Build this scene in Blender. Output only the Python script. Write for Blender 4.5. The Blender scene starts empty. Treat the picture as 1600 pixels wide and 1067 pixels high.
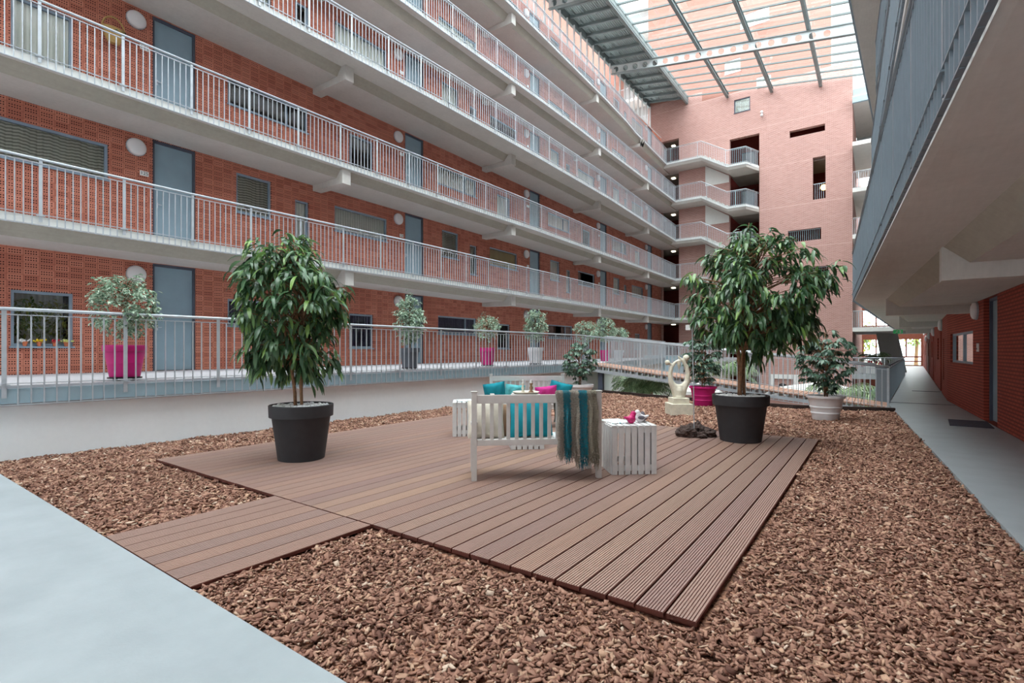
import bpy, math, random
import numpy as np
from mathutils import Vector, Matrix, noise
random.seed(11)
S = bpy.context.scene; C = S.collection
PI = math.pi
YAW = math.radians(35.56)
CR, SR = math.cos(YAW), math.sin(YAW)

# ------------------------------------------------------------------ materials
def lin(c):
    return tuple(((v/255)/12.92 if v/255 <= .04045 else ((v/255+.055)/1.055)**2.4) for v in c)+(1,)
MATS = {}
class NT:
    def __init__(s, name):
        s.m = bpy.data.materials.new(name); s.m.use_nodes = True
        s.t = s.m.node_tree; s.n = s.t.nodes; s.n.clear()
        s.out = s.n.new('ShaderNodeOutputMaterial')
    def node(s, typ, ins=None, **kw):
        n = s.n.new(typ)
        for k, v in kw.items(): setattr(n, k, v)
        for k, v in (ins or {}).items():
            if hasattr(v, 'is_output'): s.t.links.new(v, n.inputs[k])
            else: n.inputs[k].default_value = v
        return n
    def mth(s, op, a, b=0.0, c=0.0):
        return s.node('ShaderNodeMath', {0: a, 1: b, 2: c}, operation=op).outputs[0]
    def obj(s): return s.node('ShaderNodeTexCoord').outputs['Object']
    def xyz(s, v):
        n = s.node('ShaderNodeSeparateXYZ', {0: v}); return n.outputs
    def noise(s, vec, scale, detail=3, rough=.5):
        return s.node('ShaderNodeTexNoise', {'Vector': vec, 'Scale': scale, 'Detail': detail, 'Roughness': rough}).outputs[0]
    def ramp(s, fac, stops):
        r = s.node('ShaderNodeValToRGB', {0: fac}); e = r.color_ramp.elements
        while len(e) < len(stops): e.new(.5)
        for i, (p, c) in enumerate(stops): e[i].position = p; e[i].color = c
        return r.outputs[0]
    def mix(s, f, a, b, bt='MIX'):
        n = s.node('ShaderNodeMix', data_type='RGBA', blend_type=bt)
        for i, v in ((0, f), (6, a), (7, b)):
            if hasattr(v, 'is_output'): s.t.links.new(v, n.inputs[i])
            else: n.inputs[i].default_value = v
        return n.outputs[2]
    def bump(s, h, st=.3, dist=.01):
        return s.node('ShaderNodeBump', {'Height': h, 'Strength': st, 'Distance': dist}).outputs[0]
    def bsdf(s, col, rough=.7, normal=None, metal=0, spec=.4, **kw):
        ins = {'Base Color': col, 'Roughness': rough, 'Metallic': metal, 'Specular IOR Level': spec}
        ins.update(kw)
        if normal: ins['Normal'] = normal
        b = s.node('ShaderNodeBsdfPrincipled', ins)
        return b.outputs[0]
    def done(s, sh):
        s.t.links.new(sh, s.out.inputs[0]); MATS[s.m.name] = s.m; return s.m

def simple(name, c, rough=.6, metal=0, var=.08, scale=6, bump=0, bscale=60, spec=.4):
    n = NT(name); v = n.obj(); c = lin(c)
    f = n.noise(v, scale, 4)
    lo = tuple(x*(1-var) for x in c[:3])+(1,); hi = tuple(min(1, x*(1+var)) for x in c[:3])+(1,)
    col = n.ramp(f, [(.3, lo), (.7, hi)])
    nm = n.bump(n.noise(v, bscale, 3), bump) if bump else None
    return n.done(n.bsdf(col, rough, nm, metal, spec))

simple('galvanised', (186, 192, 198), .42, .35, .07, 9)
simple('rail_paint', (118, 129, 138), .45, .2, .05, 9)
simple('steel_blue', (152, 174, 184), .5, .1, .06, 4)
simple('roof_steel', (128, 138, 138), .5, .1, .08, 3)
simple('roof_sheet', (176, 188, 188), .5, .1, .06, 5)
simple('purlin_grey', (104, 114, 113), .5, 0, .05, 4)
simple('crate_paint', (208, 207, 206), .55, 0, .05, 14)
simple('purlin_white', (200, 206, 206), .5, 0, .05, 4)
simple('door_blue', (138, 160, 172), .5, 0, .05, 3)
simple('frame_blue', (138, 156, 172), .5, 0, .05, 5)
simple('dark_frame', (78, 84, 98), .5, 0, .05, 5)
simple('white_paint', (226, 226, 225), .55, 0, .04, 12)
simple('bench_paint', (198, 193, 189), .5, 0, .04, 14)
simple('plaque_white', (235, 236, 234), .5, 0, .02, 12)
simple('ink', (40, 44, 50), .6, 0, .02, 12)
simple('black_metal', (36, 36, 40), .5, .2, .1, 12)
simple('pot_black', (48, 48, 51), .62, 0, .1, 12, .15, 120)
simple('pot_pink', (190, 24, 112), .5, 0, .05, 9)
simple('pot_white', (224, 222, 224), .5, 0, .04, 9)
simple('pot_grey', (84, 90, 98), .6, 0, .06, 9)
simple('terracotta', (196, 112, 78), .7, 0, .1, 30)
simple('bark_wood', (132, 98, 72), .85, 0, .25, 22, .5, 70)
simple('fabric_teal', (20, 142, 158), .85, 0, .14, 9, .25, 160)
simple('fabric_teal_light', (94, 190, 196), .85, 0, .2, 16, .2, 160)
simple('fabric_pink', (214, 60, 150), .85, 0, .1, 10, .2, 160)
simple('fabric_cream', (206, 198, 184), .9, 0, .1, 12, .3, 160)
simple('fabric_brown', (136, 106, 82), .9, 0, .14, 12, .3, 160)
simple('stone_cream', (214, 208, 190), .8, 0, .1, 14, .35, 70)
simple('lava', (74, 60, 56), .95, 0, .4, 22, .9, 45)
simple('bird_pink', (200, 40, 110), .45, 0, .1, 30)
simple('bird_white', (228, 224, 226), .5, 0, .06, 30)
simple('bird_grey', (104, 98, 106), .5, 0, .1, 30)
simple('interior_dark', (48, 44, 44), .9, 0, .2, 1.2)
simple('interior_mid', (150, 140, 132), .9, 0, .15, 1.2)
simple('wood_frame', (150, 92, 74), .6, 0, .12, 8)
simple('mat_grey', (70, 70, 82), .95, 0, .15, 40, .5, 200)
simple('parasol_white', (236, 234, 230), .8, 0, .03, 4)
simple('soil_edge', (52, 40, 36), .95, 0, .3, 14, .8, 40)
simple('red_flower', (190, 50, 60), .7, 0, .2, 30)
simple('yellow_flower', (226, 196, 40), .7, 0, .2, 30)
simple('lime_flower', (206, 214, 130), .7, 0, .2, 30)
simple('floor_low', (160, 150, 142), .7, 0, .1, 1.5)
simple('basket', (186, 152, 96), .85, 0, .2, 60, .6, 120)
simple('outer_pale', (168, 172, 172), .8, 0, .05, 2)

def concrete(name, c, var=.1, streak=0.0):
    n = NT(name); v = n.obj(); c = lin(c)
    f = n.noise(v, 1.6, 6, .6); g = n.noise(v, 14, 4, .6)
    a = n.mth('MULTIPLY_ADD', g, .45, n.mth('MULTIPLY', f, .55))
    if streak:
        mp = n.node('ShaderNodeMapping', {'Vector': v, 'Scale': (12, 1.0, 1.0)})
        st = n.noise(mp.outputs[0], 2.2, 4, .6)
        a = n.mth('MULTIPLY_ADD', st, streak, n.mth('MULTIPLY', a, 1-streak))
    lo = tuple(x*(1-var) for x in c[:3])+(1,); hi = tuple(x*(1+var) for x in c[:3])+(1,)
    col = n.ramp(a, [(.32, lo), (.68, hi)])
    return n.done(n.bsdf(col, .85, n.bump(g, .25, .006)))
concrete('concrete', (200, 196, 190), .1, .3)
concrete('concrete_band', (166, 160, 148), .12, .3)
concrete('concrete_light', (226, 226, 222), .06)
concrete('plaster_white', (234, 237, 238), .03)
concrete('gallery_floor', (176, 174, 178), .06)

def perf_block():
    n = NT('perforated_block'); v = n.obj(); x, y, z = n.xyz(v)
    bw, bh = .236, .128
    u = n.mth('DIVIDE', y, bw); w = n.mth('DIVIDE', z, bh)
    fu = n.mth('FRACT', u); fw = n.mth('FRACT', w)
    cu = n.mth('FLOOR', u); cw = n.mth('FLOOR', w)
    def between(f, a, b): return n.mth('MULTIPLY', n.mth('GREATER_THAN', f, a), n.mth('LESS_THAN', f, b))
    hu = n.mth('FRACT', n.mth('MULTIPLY', n.mth('SUBTRACT', fu, .09), 5/.82))
    hw = n.mth('FRACT', n.mth('MULTIPLY', n.mth('SUBTRACT', fw, .16), 2/.74))
    ins = n.mth('MULTIPLY', between(fu, .09, .91), between(fw, .16, .90))
    hole = n.mth('MULTIPLY', n.mth('MULTIPLY', between(hu, .24, .78), between(hw, .24, .72)), ins)
    jn = n.mth('MAXIMUM', n.mth('LESS_THAN', fu, .03), n.mth('LESS_THAN', fw, .055))
    cell = n.node('ShaderNodeCombineXYZ', {0: cu, 1: cw}).outputs[0]
    wn = n.node('ShaderNodeTexWhiteNoise', {'Vector': cell}, noise_dimensions='3D').outputs[0]
    big = n.noise(v, .9, 3)
    base = n.ramp(n.mth('MULTIPLY_ADD', wn, .6, n.mth('MULTIPLY', big, .4)),
                  [(.2, lin((180, 110, 92))), (.55, lin((194, 124, 104))), (.85, lin((206, 136, 116)))])
    col = n.mix(jn, base, lin((150, 88, 70)))
    col = n.mix(hole, col, lin((66, 32, 27)))
    h = n.mth('SUBTRACT', n.mth('SUBTRACT', 1.0, hole), n.mth('MULTIPLY', jn, .5))
    return n.done(n.bsdf(col, .85, n.bump(h, .5, .01), spec=.2))
perf_block()

def brick(name, cols, mortar, axes, bw=.21, rh=.065, ms=.012, msm=.2, band=0):
    n = NT(name); v = n.obj(); o = n.xyz(v)
    vec = n.node('ShaderNodeCombineXYZ', {0: o[axes], 1: o[2]}).outputs[0]
    b = n.node('ShaderNodeTexBrick', {'Vector': vec, 'Color1': lin(cols[0]), 'Color2': lin(cols[1]), 'Mortar': lin(mortar),
               'Scale': 1.0, 'Mortar Size': ms, 'Mortar Smooth': msm, 'Brick Width': bw, 'Row Height': rh, 'Bias': 0.0})
    f = n.noise(v, .8, 4); g = n.noise(v, 25, 3)
    mp = n.node('ShaderNodeMapping', {'Vector': v, 'Scale': (1.2, 1.2, 7)})
    hs = n.noise(mp.outputs[0], 1.6, 5, .65)
    col = n.mix(n.mth('MULTIPLY', n.ramp(hs, [(.45, (0, 0, 0, 1)), (.7, (1, 1, 1, 1))]), .35), b.outputs[0], lin(mortar)) if axes == 0 else b.outputs[0]
    col = n.mix(n.mth('MULTIPLY', f, .35), col, lin(cols[2]))
    col = n.mix(n.mth('MULTIPLY', g, .2), col, lin(cols[0]))
    if band:
        jz = n.mth('LESS_THAN', n.mth('FRACT', n.mth('DIVIDE', n.mth('ADD', o[2], .3), band)), .012)
        col = n.mix(n.mth('MULTIPLY', jz, .4), col, lin((220, 190, 180)))
    return n.done(n.bsdf(col, .85, n.bump(n.mth('SUBTRACT', 1.0, b.outputs[1]), .6, .01), spec=.2))
brick('brick_tower', [(174, 130, 121), (153, 109, 101), (183, 142, 134)], (202, 172, 164), 0, band=2.876)
brick('brick_outer', [(160, 112, 99), (148, 100, 88), (164, 120, 108)], (172, 130, 118), 1)  # both outer bricks: tower brick in a darker colour, offsetting strong sky light
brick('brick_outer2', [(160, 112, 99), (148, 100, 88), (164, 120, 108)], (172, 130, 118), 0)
brick('brick_corridor', [(176, 82, 66), (158, 68, 56), (186, 96, 80)], (100, 46, 40), 1, ms=.016, msm=.1)
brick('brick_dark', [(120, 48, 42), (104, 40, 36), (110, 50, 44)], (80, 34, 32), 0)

def deck_mat():
    n = NT('deck_board'); v = n.obj(); o = n.xyz(v)
    isl = n.node('ShaderNodeNewGeometry').outputs['Random Per Island']
    mp = n.node('ShaderNodeMapping', {'Vector': v, 'Scale': (9, .55, 1)})
    g = n.noise(mp.outputs[0], 3, 5, .6)
    base = n.ramp(isl, [(0, lin((162, 130, 117))), (.25, lin((152, 127, 120))), (.5, lin((172, 138, 122))), (.75, lin((148, 121, 117))), (1, lin((180, 148, 127)))])
    col = n.mix(n.mth('MULTIPLY', g, .6), base, lin((132, 108, 96)))
    return n.done(n.bsdf(col, .62, n.bump(g, .15, .004), spec=.35))
deck_mat()
simple('deck_side', (92, 46, 36), .8, 0, .2, 12)
simple('ramp_board', (176, 138, 120), .7, 0, .2, 3)

def chips_mat():
    n = NT('bark_chips')
    isl = n.node('ShaderNodeNewGeometry').outputs['Random Per Island']
    v = n.obj(); g = n.noise(v, 90, 3)
    base = n.ramp(isl, [(0, lin((88, 60, 52))), (.22, lin((136, 98, 84))), (.5, lin((162, 122, 104))), (.78, lin((180, 140, 120))), (.93, lin((204, 168, 140))), (1, lin((222, 200, 180)))])
    col = n.mix(n.mth('MULTIPLY', g, .5), base, lin((120, 88, 76)))
    return n.done(n.bsdf(col, .9, spec=.15))
chips_mat()
def ground_mat():
    n = NT('bark_ground'); v = n.obj()
    vo = n.node('ShaderNodeTexVoronoi', {'Vector': v, 'Scale': 42.0})
    c = n.ramp(n.node('ShaderNodeSeparateColor', {0: vo.outputs['Color']}).outputs[0], [(0, lin((84, 56, 46))), (.5, lin((142, 100, 80))), (1, lin((176, 130, 104)))])
    return n.done(n.bsdf(c, .95, n.bump(vo.outputs[0], .8, .02)))
ground_mat()

def leaf_mat(name, cols, rough=.42, edge=None):
    n = NT(name)
    isl = n.node('ShaderNodeNewGeometry').outputs['Random Per Island']
    st = [(i/(len(cols)-1), lin(c)) for i, c in enumerate(cols)]
    col = n.ramp(isl, st)
    if edge:
        v = n.obj(); g = n.noise(v, 34, 2)
        col = n.mix(n.ramp(g, [(.5, (0, 0, 0, 1)), (.6, (1, 1, 1, 1))]), col, lin(edge))
    a = n.bsdf(col, rough, spec=.5)
    tr = n.node('ShaderNodeBsdfTranslucent', {'Color': col}).outputs[0]
    mx = n.node('ShaderNodeMixShader', {0: .22}); n.t.links.new(a, mx.inputs[1]); n.t.links.new(tr, mx.inputs[2])
    return n.done(mx.outputs[0])
leaf_mat('leaf_ficus', [(40, 66, 42), (58, 92, 58), (76, 112, 74), (106, 138, 102), (130, 166, 82)], .3)
leaf_mat('leaf_variegated', [(62, 100, 74), (96, 134, 106), (140, 168, 142), (196, 212, 190)], .5, (206, 218, 198))
leaf_mat('leaf_aralia', [(36, 62, 48), (58, 88, 70), (92, 120, 100), (120, 146, 124)])
leaf_mat('leaf_palm', [(96, 126, 88), (134, 162, 116), (176, 196, 150)])
leaf_mat('leaf_bush', [(100, 120, 60), (170, 170, 60), (80, 120, 70), (200, 196, 120)])

def glass_mat(name, tint, gl):
    n = NT(name)
    t = n.node('ShaderNodeBsdfTransparent', {'Color': tint}).outputs[0]
    g = n.node('ShaderNodeBsdfGlossy', {'Color': (1, 1, 1, 1), 'Roughness': .02}).outputs[0]
    fr = n.node('ShaderNodeFresnel', {'IOR': 1.5}).outputs[0]
    f = n.mth('MULTIPLY', fr, gl)
    mx = n.node('ShaderNodeMixShader', {0: f}); n.t.links.new(t, mx.inputs[1]); n.t.links.new(g, mx.inputs[2])
    return n.done(mx.outputs[0])
glass_mat('window_glass', (.9, .93, .93, 1), 1.3)
glass_mat('roof_glass_mat', (.95, .98, .98, 1), .2)

def emis(name, c, st):
    n = NT(name)
    return n.done(n.node('ShaderNodeEmission', {'Color': lin(c), 'Strength': st}).outputs[0])
emis('lamp_glow', (255, 246, 220), 4)
emis('lamp_warm', (255, 216, 140), 2.5)
emis('exit_green', (60, 150, 90), .3)
n = NT('lamp_diffuser')
n.done(n.bsdf(lin((226, 222, 222)), .35, spec=.5))

def curtain_mat(name, a, b, kind):
    n = NT(name); v = n.obj(); o = n.xyz(v)
    if kind == 'v':
        w = n.mth('SINE', n.mth('MULTIPLY', n.mth('ADD', o[0], o[1]), 70)); 
    else:
        wob = n.mth('MULTIPLY', n.mth('SINE', n.mth('MULTIPLY', o[1], 14)), .012)
        w = n.mth('SINE', n.mth('MULTIPLY', n.mth('ADD', o[2], wob), 95))
    f = n.mth('MULTIPLY_ADD', w, .5, .5)
    return n.done(n.bsdf(n.mix(f, lin(a), lin(b)), .9))
curtain_mat('curtain_light', (218, 218, 210), (246, 245, 238), 'v')
curtain_mat('curtain_purple', (50, 40, 70), (74, 60, 98), 'v')
curtain_mat('blind_wavy', (120, 118, 104), (210, 206, 190), 'h')
curtain_mat('curtain_amber', (190, 164, 110), (222, 194, 130), 'v')
def throw_mat():
    n = NT('throw_knit'); v = n.obj(); o = n.xyz(v)
    nz = n.noise(v, 38, 3)
    u = n.mth('ADD', o[0], n.mth('MULTIPLY', n.mth('SUBTRACT', nz, .5), .05))
    t = n.ramp(n.mth('DIVIDE', u, .46), [(0, lin((184, 174, 162))), (.14, lin((184, 174, 162))), (.17, lin((14, 130, 148))), (.32, lin((14, 130, 148))),
               (.35, lin((180, 170, 158))), (.53, lin((194, 184, 170))), (.56, lin((10, 126, 150))), (.74, lin((20, 140, 156))), (.77, lin((178, 168, 150))), (1, lin((168, 158, 140)))])
    g = n.ramp(n.noise(v, 75, 3, .7), [(.4, (0, 0, 0, 1)), (.62, (1, 1, 1, 1))])
    col = n.mix(n.mth('MULTIPLY', g, .6), t, lin((112, 106, 100)))
    return n.done(n.bsdf(col, .95, n.bump(g, .9, .01), spec=.1))
throw_mat()
def magazine_mat():
    n = NT('printed_paper'); v = n.obj()
    vo = n.node('ShaderNodeTexVoronoi', {'Vector': v, 'Scale': 26.0})
    f = n.ramp(vo.outputs[0], [(.25, lin((70, 160, 170))), (.36, lin((236, 238, 236))), (.75, lin((238, 238, 236))), (.85, lin((150, 150, 156)))])
    return n.done(n.bsdf(f, .5))
magazine_mat()
n = NT('corridor_floor'); v = n.obj(); f = n.noise(v, 2.2, 5, .6)
n.done(n.bsdf(n.ramp(f, [(.3, lin((150, 158, 162))), (.7, lin((164, 172, 176)))]), .38, n.bump(n.noise(v, 60, 2), .05), spec=.5))
n = NT('basket_light'); n.done(n.bsdf(lin((240, 238, 230)), .6))

# ------------------------------------------------------------------ mesh helpers
class MB:
    def __init__(s): s.v = []; s.f = []; s.m = []
    def add(s, vs, fs, m=0):
        k = len(s.v); s.v += [tuple(p) for p in vs]; s.f += [tuple(i+k for i in f) for f in fs]; s.m += [m]*len(fs)
    def box(s, x0, x1, y0, y1, z0, z1, m=0):
        s.add([(x0, y0, z0), (x1, y0, z0), (x1, y1, z0), (x0, y1, z0), (x0, y0, z1), (x1, y0, z1), (x1, y1, z1), (x0, y1, z1)],
              [(0, 3, 2, 1), (4, 5, 6, 7), (0, 1, 5, 4), (1, 2, 6, 5), (2, 3, 7, 6), (3, 0, 4, 7)], m)
    def bar(s, a, b, w, h, up=(0, 0, 1), m=0):
        a = Vector(a); b = Vector(b); d = (b-a).normalized(); up = Vector(up)
        sd = d.cross(up)
        if sd.length < 1e-4: sd = d.cross(Vector((1, 0, 0)))
        sd.normalize(); u = sd.cross(d)
        vs = []
        for p in (a, b):
            for i, j in ((-1, -1), (1, -1), (1, 1), (-1, 1)): vs.append(p+sd*(w/2*i)+u*(h/2*j))
        s.add(vs, [(0, 1, 2, 3), (7, 6, 5, 4), (0, 4, 5, 1), (1, 5, 6, 2), (2, 6, 7, 3), (3, 7, 4, 0)], m)
    def loft(s, secs, m=0, caps=True, closed=True, mats=None):
        n = len(secs[0]); k = len(s.v)
        for q in secs: s.v += [tuple(p) for p in q]
        for i in range(len(secs)-1):
            for j in range(n if closed else n-1):
                j2 = (j+1) % n
                s.f.append((k+i*n+j, k+i*n+j2, k+(i+1)*n+j2, k+(i+1)*n+j)); s.m.append(mats[j] if mats else m)
        if caps:
            s.f.append(tuple(k+j for j in range(n))[::-1]); s.m.append(m)
            e = k+(len(secs)-1)*n; s.f.append(tuple(e+j for j in range(n))); s.m.append(m)
    def tube(s, pts, r, seg=8, m=0, caps=True):
        pts = [Vector(p) for p in pts]; rr = r if isinstance(r, (list, tuple)) else [r]*len(pts)
        prev = None; secs = []
        for i, p in enumerate(pts):
            d = (pts[min(i+1, len(pts)-1)]-pts[max(i-1, 0)]).normalized()
            if prev is None:
                a = d.cross(Vector((0, 0, 1)));
                if a.length < 1e-3: a = d.cross(Vector((0, 1, 0)))
                if a.length < 1e-3: a = Vector((1, 0, 0))
            else: a = prev-d*prev.dot(d)
            a.normalize(); b = d.cross(a); prev = a
            secs.append([p+a*(math.cos(t)*rr[i])+b*(math.sin(t)*rr[i]) for t in [2*PI*j/seg for j in range(seg)]])
        s.loft(secs, m, caps)
    def lathe(s, prof, seg=32, m=0, c=(0, 0, 0), axis='z'):
        secs = []
        for r, z in prof:
            q = []
            for j in range(seg):
                t = 2*PI*j/seg
                if axis == 'z': q.append((c[0]+r*math.cos(t), c[1]+r*math.sin(t), c[2]+z))
                else: q.append((c[0]+z, c[1]+r*math.cos(t), c[2]+r*math.sin(t)))
            secs.append(q)
        s.loft(secs, m, True)
    def sphere(s, c, r, m=0, seg=14, ring=9, sc=(1, 1, 1)):
        secs = []
        for i in range(ring+1):
            ph = -PI/2+PI*(.02+.96*i/ring)
            secs.append([(c[0]+sc[0]*r*math.cos(ph)*math.cos(2*PI*j/seg), c[1]+sc[1]*r*math.cos(ph)*math.sin(2*PI*j/seg), c[2]+sc[2]*r*math.sin(ph)) for j in range(seg)])
        s.loft(secs, m)
    def build(s, name, mats, parent=None, world=False, smooth=False, loc=None):
        me = bpy.data.meshes.new(name); me.from_pydata(s.v, [], s.f)
        if isinstance(mats, str): mats = [mats]
        for q in mats: me.materials.append(MATS[q])
        if len(mats) > 1: me.polygons.foreach_set('material_index', s.m)
        if smooth: me.polygons.foreach_set('use_smooth', [True]*len(me.polygons))
        me.update()
        o = bpy.data.objects.new(name, me); C.objects.link(o)
        if parent:
            o.parent = parent
            if world:
                q = parent; l = Vector((0, 0, 0))
                while q: l += q.location; q = q.parent
                o.location = -l
        if loc: o.location = loc
        return o

def tag(o, label, cat, group=None, kind=None):
    if label: o['label'] = label
    if cat: o['category'] = cat
    if group: o['group'] = group
    if kind: o['kind'] = kind
    return o
def thing(name, label, cat, loc=(0, 0, 0), rotz=0, group=None):
    o = bpy.data.objects.new(name, None); C.objects.link(o)
    o.location = loc; o.rotation_euler = (0, 0, rotz); o.empty_display_size = .1
    return tag(o, label, cat, group)
def struct(o, label=None, cat=None):
    o['kind'] = 'structure'
    o['label'] = label or o.name; o['category'] = cat or 'structure'
    return o
def copy_tree(o, parent=None):
    c = o.copy(); C.objects.link(c)
    if parent: c.parent = parent
    for ch in list(o.children): copy_tree(ch, c)
    return c
def bevel(o, w=.004, seg=2):
    m = o.modifiers.new('bevel', 'BEVEL'); m.width = w; m.segments = seg; m.limit_method = 'ANGLE'; return o
def smooth_angle(o):
    m = o.modifiers.new('es', 'EDGE_SPLIT'); m.split_angle = math.radians(38); return o

def resample(path, step):
    out = []; acc = 0
    P = [Vector(p) for p in path]
    for a, b in zip(P[:-1], P[1:]):
        L = (b-a).xy.length; t = acc
        while t < L: out.append(a.lerp(b, t/L)); t += step
        acc = t-L
    return out
def plen(path): return sum((Vector(b)-Vector(a)).xy.length for a, b in zip(path[:-1], path[1:]))
def at_len(path, s):
    P = [Vector(p) for p in path]
    for a, b in zip(P[:-1], P[1:]):
        L = (b-a).xy.length
        if s <= L+1e-6: return a.lerp(b, s/L)
        s -= L
    return P[-1]
def interp(poly, y):
    if y <= poly[0][1]: a, b = poly[0], poly[1]
    elif y >= poly[-1][1]: a, b = poly[-2], poly[-1]
    else:
        for a, b in zip(poly[:-1], poly[1:]):
            if a[1] <= y <= b[1]: break
    return a[0]+(b[0]-a[0])*(y-a[1])/(b[1]-a[1])

def railing(path, label, height=1.02, below=.17, post_sp=1.25, bar_sp=.118, mat='galvanised', start=.3, group=None, panels=True, br=.0075, kinks=True):
    """path: floor points (x, y, z)"""
    r = thing('railing', label, 'railing', tuple(path[0]), 0, group)
    mb = MB(); up = Vector((0, 0, height))
    mb.tube([Vector(p)+up for p in path], .024, 8)
    mb.build('handrail', mat, r, True, True)
    mb = MB()
    for dz, h in ((height-.075, .012), (-below+.01, .012), (.03, .010)):
        for a, b in zip(path[:-1], path[1:]):
            mb.bar(Vector(a)+Vector((0, 0, dz)), Vector(b)+Vector((0, 0, dz)), .03, h)
    mb.build('flat_rail', mat, r, True)
    L = plen(path)
    ps = []; q = start
    while q < L: ps.append(q); q += post_sp
    for q in ps:
        p = at_len(path, q); p2 = at_len(path, min(q+.05, L)); d = (p2-p); d.z = 0
        if d.length < 1e-5: d = p-at_len(path, q-.05); d.z = 0
        d.normalize()
        mb = MB()
        mb.bar(p+Vector((0, 0, -below*.6)), p+Vector((0, 0, height-.02)), .012, .05, up=d)
        mb.bar(p+d*.06+Vector((0, 0, .01)), p-d*.06+Vector((0, 0, .01)), .05, .012)
        mb.build('post', mat, r, True)
    edges = [0]+ps+[L]
    for a, b in zip(edges[:-1], edges[1:]):
        if b-a < .08: continue
        k = max(1, round((b-a)/bar_sp)); mb = MB()
        for i in range(k):
            if i == 0 and a in ps: continue
            p = at_len(path, a+(b-a)*i/k)
            mb.bar(p+Vector((0, 0, -below)), p+Vector((0, 0, height-.075)), br*2, br*2, up=(1, 0, 0))
        if mb.v: mb.build('baluster_panel', mat, r, True)
    return r

# ------------------------------------------------------------------ the building
ZF = lambda k: .98+2.876*k
ZR = lambda k: 2.9*k
FN = ['ground gallery', 'first gallery', 'second gallery', 'third gallery', 'fourth gallery', 'fifth gallery']
ORD = ['first', 'second', 'third', 'fourth', 'fifth', 'sixth', 'seventh']
XW = -13.67

class Fr:
    def __init__(s, ox, oy, dx, dy, ix, iy):
        l = math.hypot(dx, dy); s.o = (ox, oy); s.d = (dx/l, dy/l); l = math.hypot(ix, iy); s.i = (ix/l, iy/l)
    def P(s, u, d, z): return (s.o[0]+s.d[0]*u+s.i[0]*d, s.o[1]+s.d[1]*u+s.i[1]*d, z)
    def box(s, mb, u0, u1, d0, d1, z0, z1, m=0):
        q = [s.P(u, d, z) for z in (z0, z1) for u, d in ((u0, d0), (u1, d0), (u1, d1), (u0, d1))]
        mb.add(q, [(0, 3, 2, 1), (4, 5, 6, 7), (0, 1, 5, 4), (1, 2, 6, 5), (2, 3, 7, 6), (3, 0, 4, 7)], m)

def panel_wall(name, fr, u0, u1, z0, z1, ops, mat, depth=.14):
    us = sorted({u0, u1, *[min(max(a, u0), u1) for o in ops for a in o[:2]]})
    zs = sorted({z0, z1, *[min(max(a, z0), z1) for o in ops for a in o[2:4]]})
    mb = MB()
    for a, b in zip(us[:-1], us[1:]):
        # merge vertical runs
        run = None
        for c, d in zip(zs[:-1], zs[1:]):
            mu, mz = (a+b)/2, (c+d)/2
            hole = any(o[0] < mu < o[1] and o[2] < mz < o[3] for o in ops)
            if not hole:
                run = [c, d] if run is None else [run[0], d]
            if (hole or d == zs[-1]) and run:
                mb.add([fr.P(a, 0, run[0]), fr.P(b, 0, run[0]), fr.P(b, 0, run[1]), fr.P(a, 0, run[1])], [(0, 1, 2, 3)]); run = None
    for o in ops:
        a, b, c, d = o[:4]
        for p in (((a, 0, c), (a, depth, c), (a, depth, d), (a, 0, d)), ((b, 0, c), (b, depth, c), (b, depth, d), (b, 0, d)),
                  ((a, 0, c), (b, 0, c), (b, depth, c), (a, depth, c)), ((a, 0, d), (b, 0, d), (b, depth, d), (a, depth, d))):
            mb.add([fr.P(*q) for q in p], [(0, 1, 2, 3)])
    return struct(mb.build(name, mat))

wcount = [0]; dcount = [0]
def window(fr, u0, u1, z0, z1, curtain='curtain_light', split=None, label=None, cfrac=1.0, cd=.125, fmat='frame_blue', sill=True):
    wcount[0] += 1
    o = fr.P((u0+u1)/2, .06, z0)
    w = thing('window_%d' % wcount[0], label or 'window', 'window', o); w['kind'] = 'structure'
    t = .055; mb = MB()
    for a, b, c, d in ((u0, u1, z0, z0+t), (u0, u1, z1-t, z1), (u0, u0+t, z0+t, z1-t), (u1-t, u1, z0+t, z1-t)):
        fr.box(mb, a, b, .05, .11, c, d)
    for q in (split or []): fr.box(mb, u0+(u1-u0)*q-.025, u0+(u1-u0)*q+.025, .052, .108, z0+t, z1-t)
    if sill: fr.box(mb, u0-.02, u1+.02, -.035, .05, z0-.035, z0)
    wf = mb.build('window_frame', fmat, w, True)
    mb = MB(); mb.add([fr.P(u0+t, .085, z0+t), fr.P(u1-t, .085, z0+t), fr.P(u1-t, .085, z1-t), fr.P(u0+t, .085, z1-t)], [(0, 1, 2, 3)])
    mb.build('pane', 'window_glass', wf, True)
    if curtain:
        mb = MB(); secs = []; N = max(6, int((u1-u0)*cfrac/.035))
        for i in range(N+1):
            u = u0+(u1-u0)*cfrac*i/N; d = cd+.018*math.sin(i*1.9)
            secs.append([fr.P(u, d, z0), fr.P(u, d, z1), fr.P(u, d+.004, z1), fr.P(u, d+.004, z0)])
        mb.loft(secs); mb.build('curtain', curtain, w, True)
    return w
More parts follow.
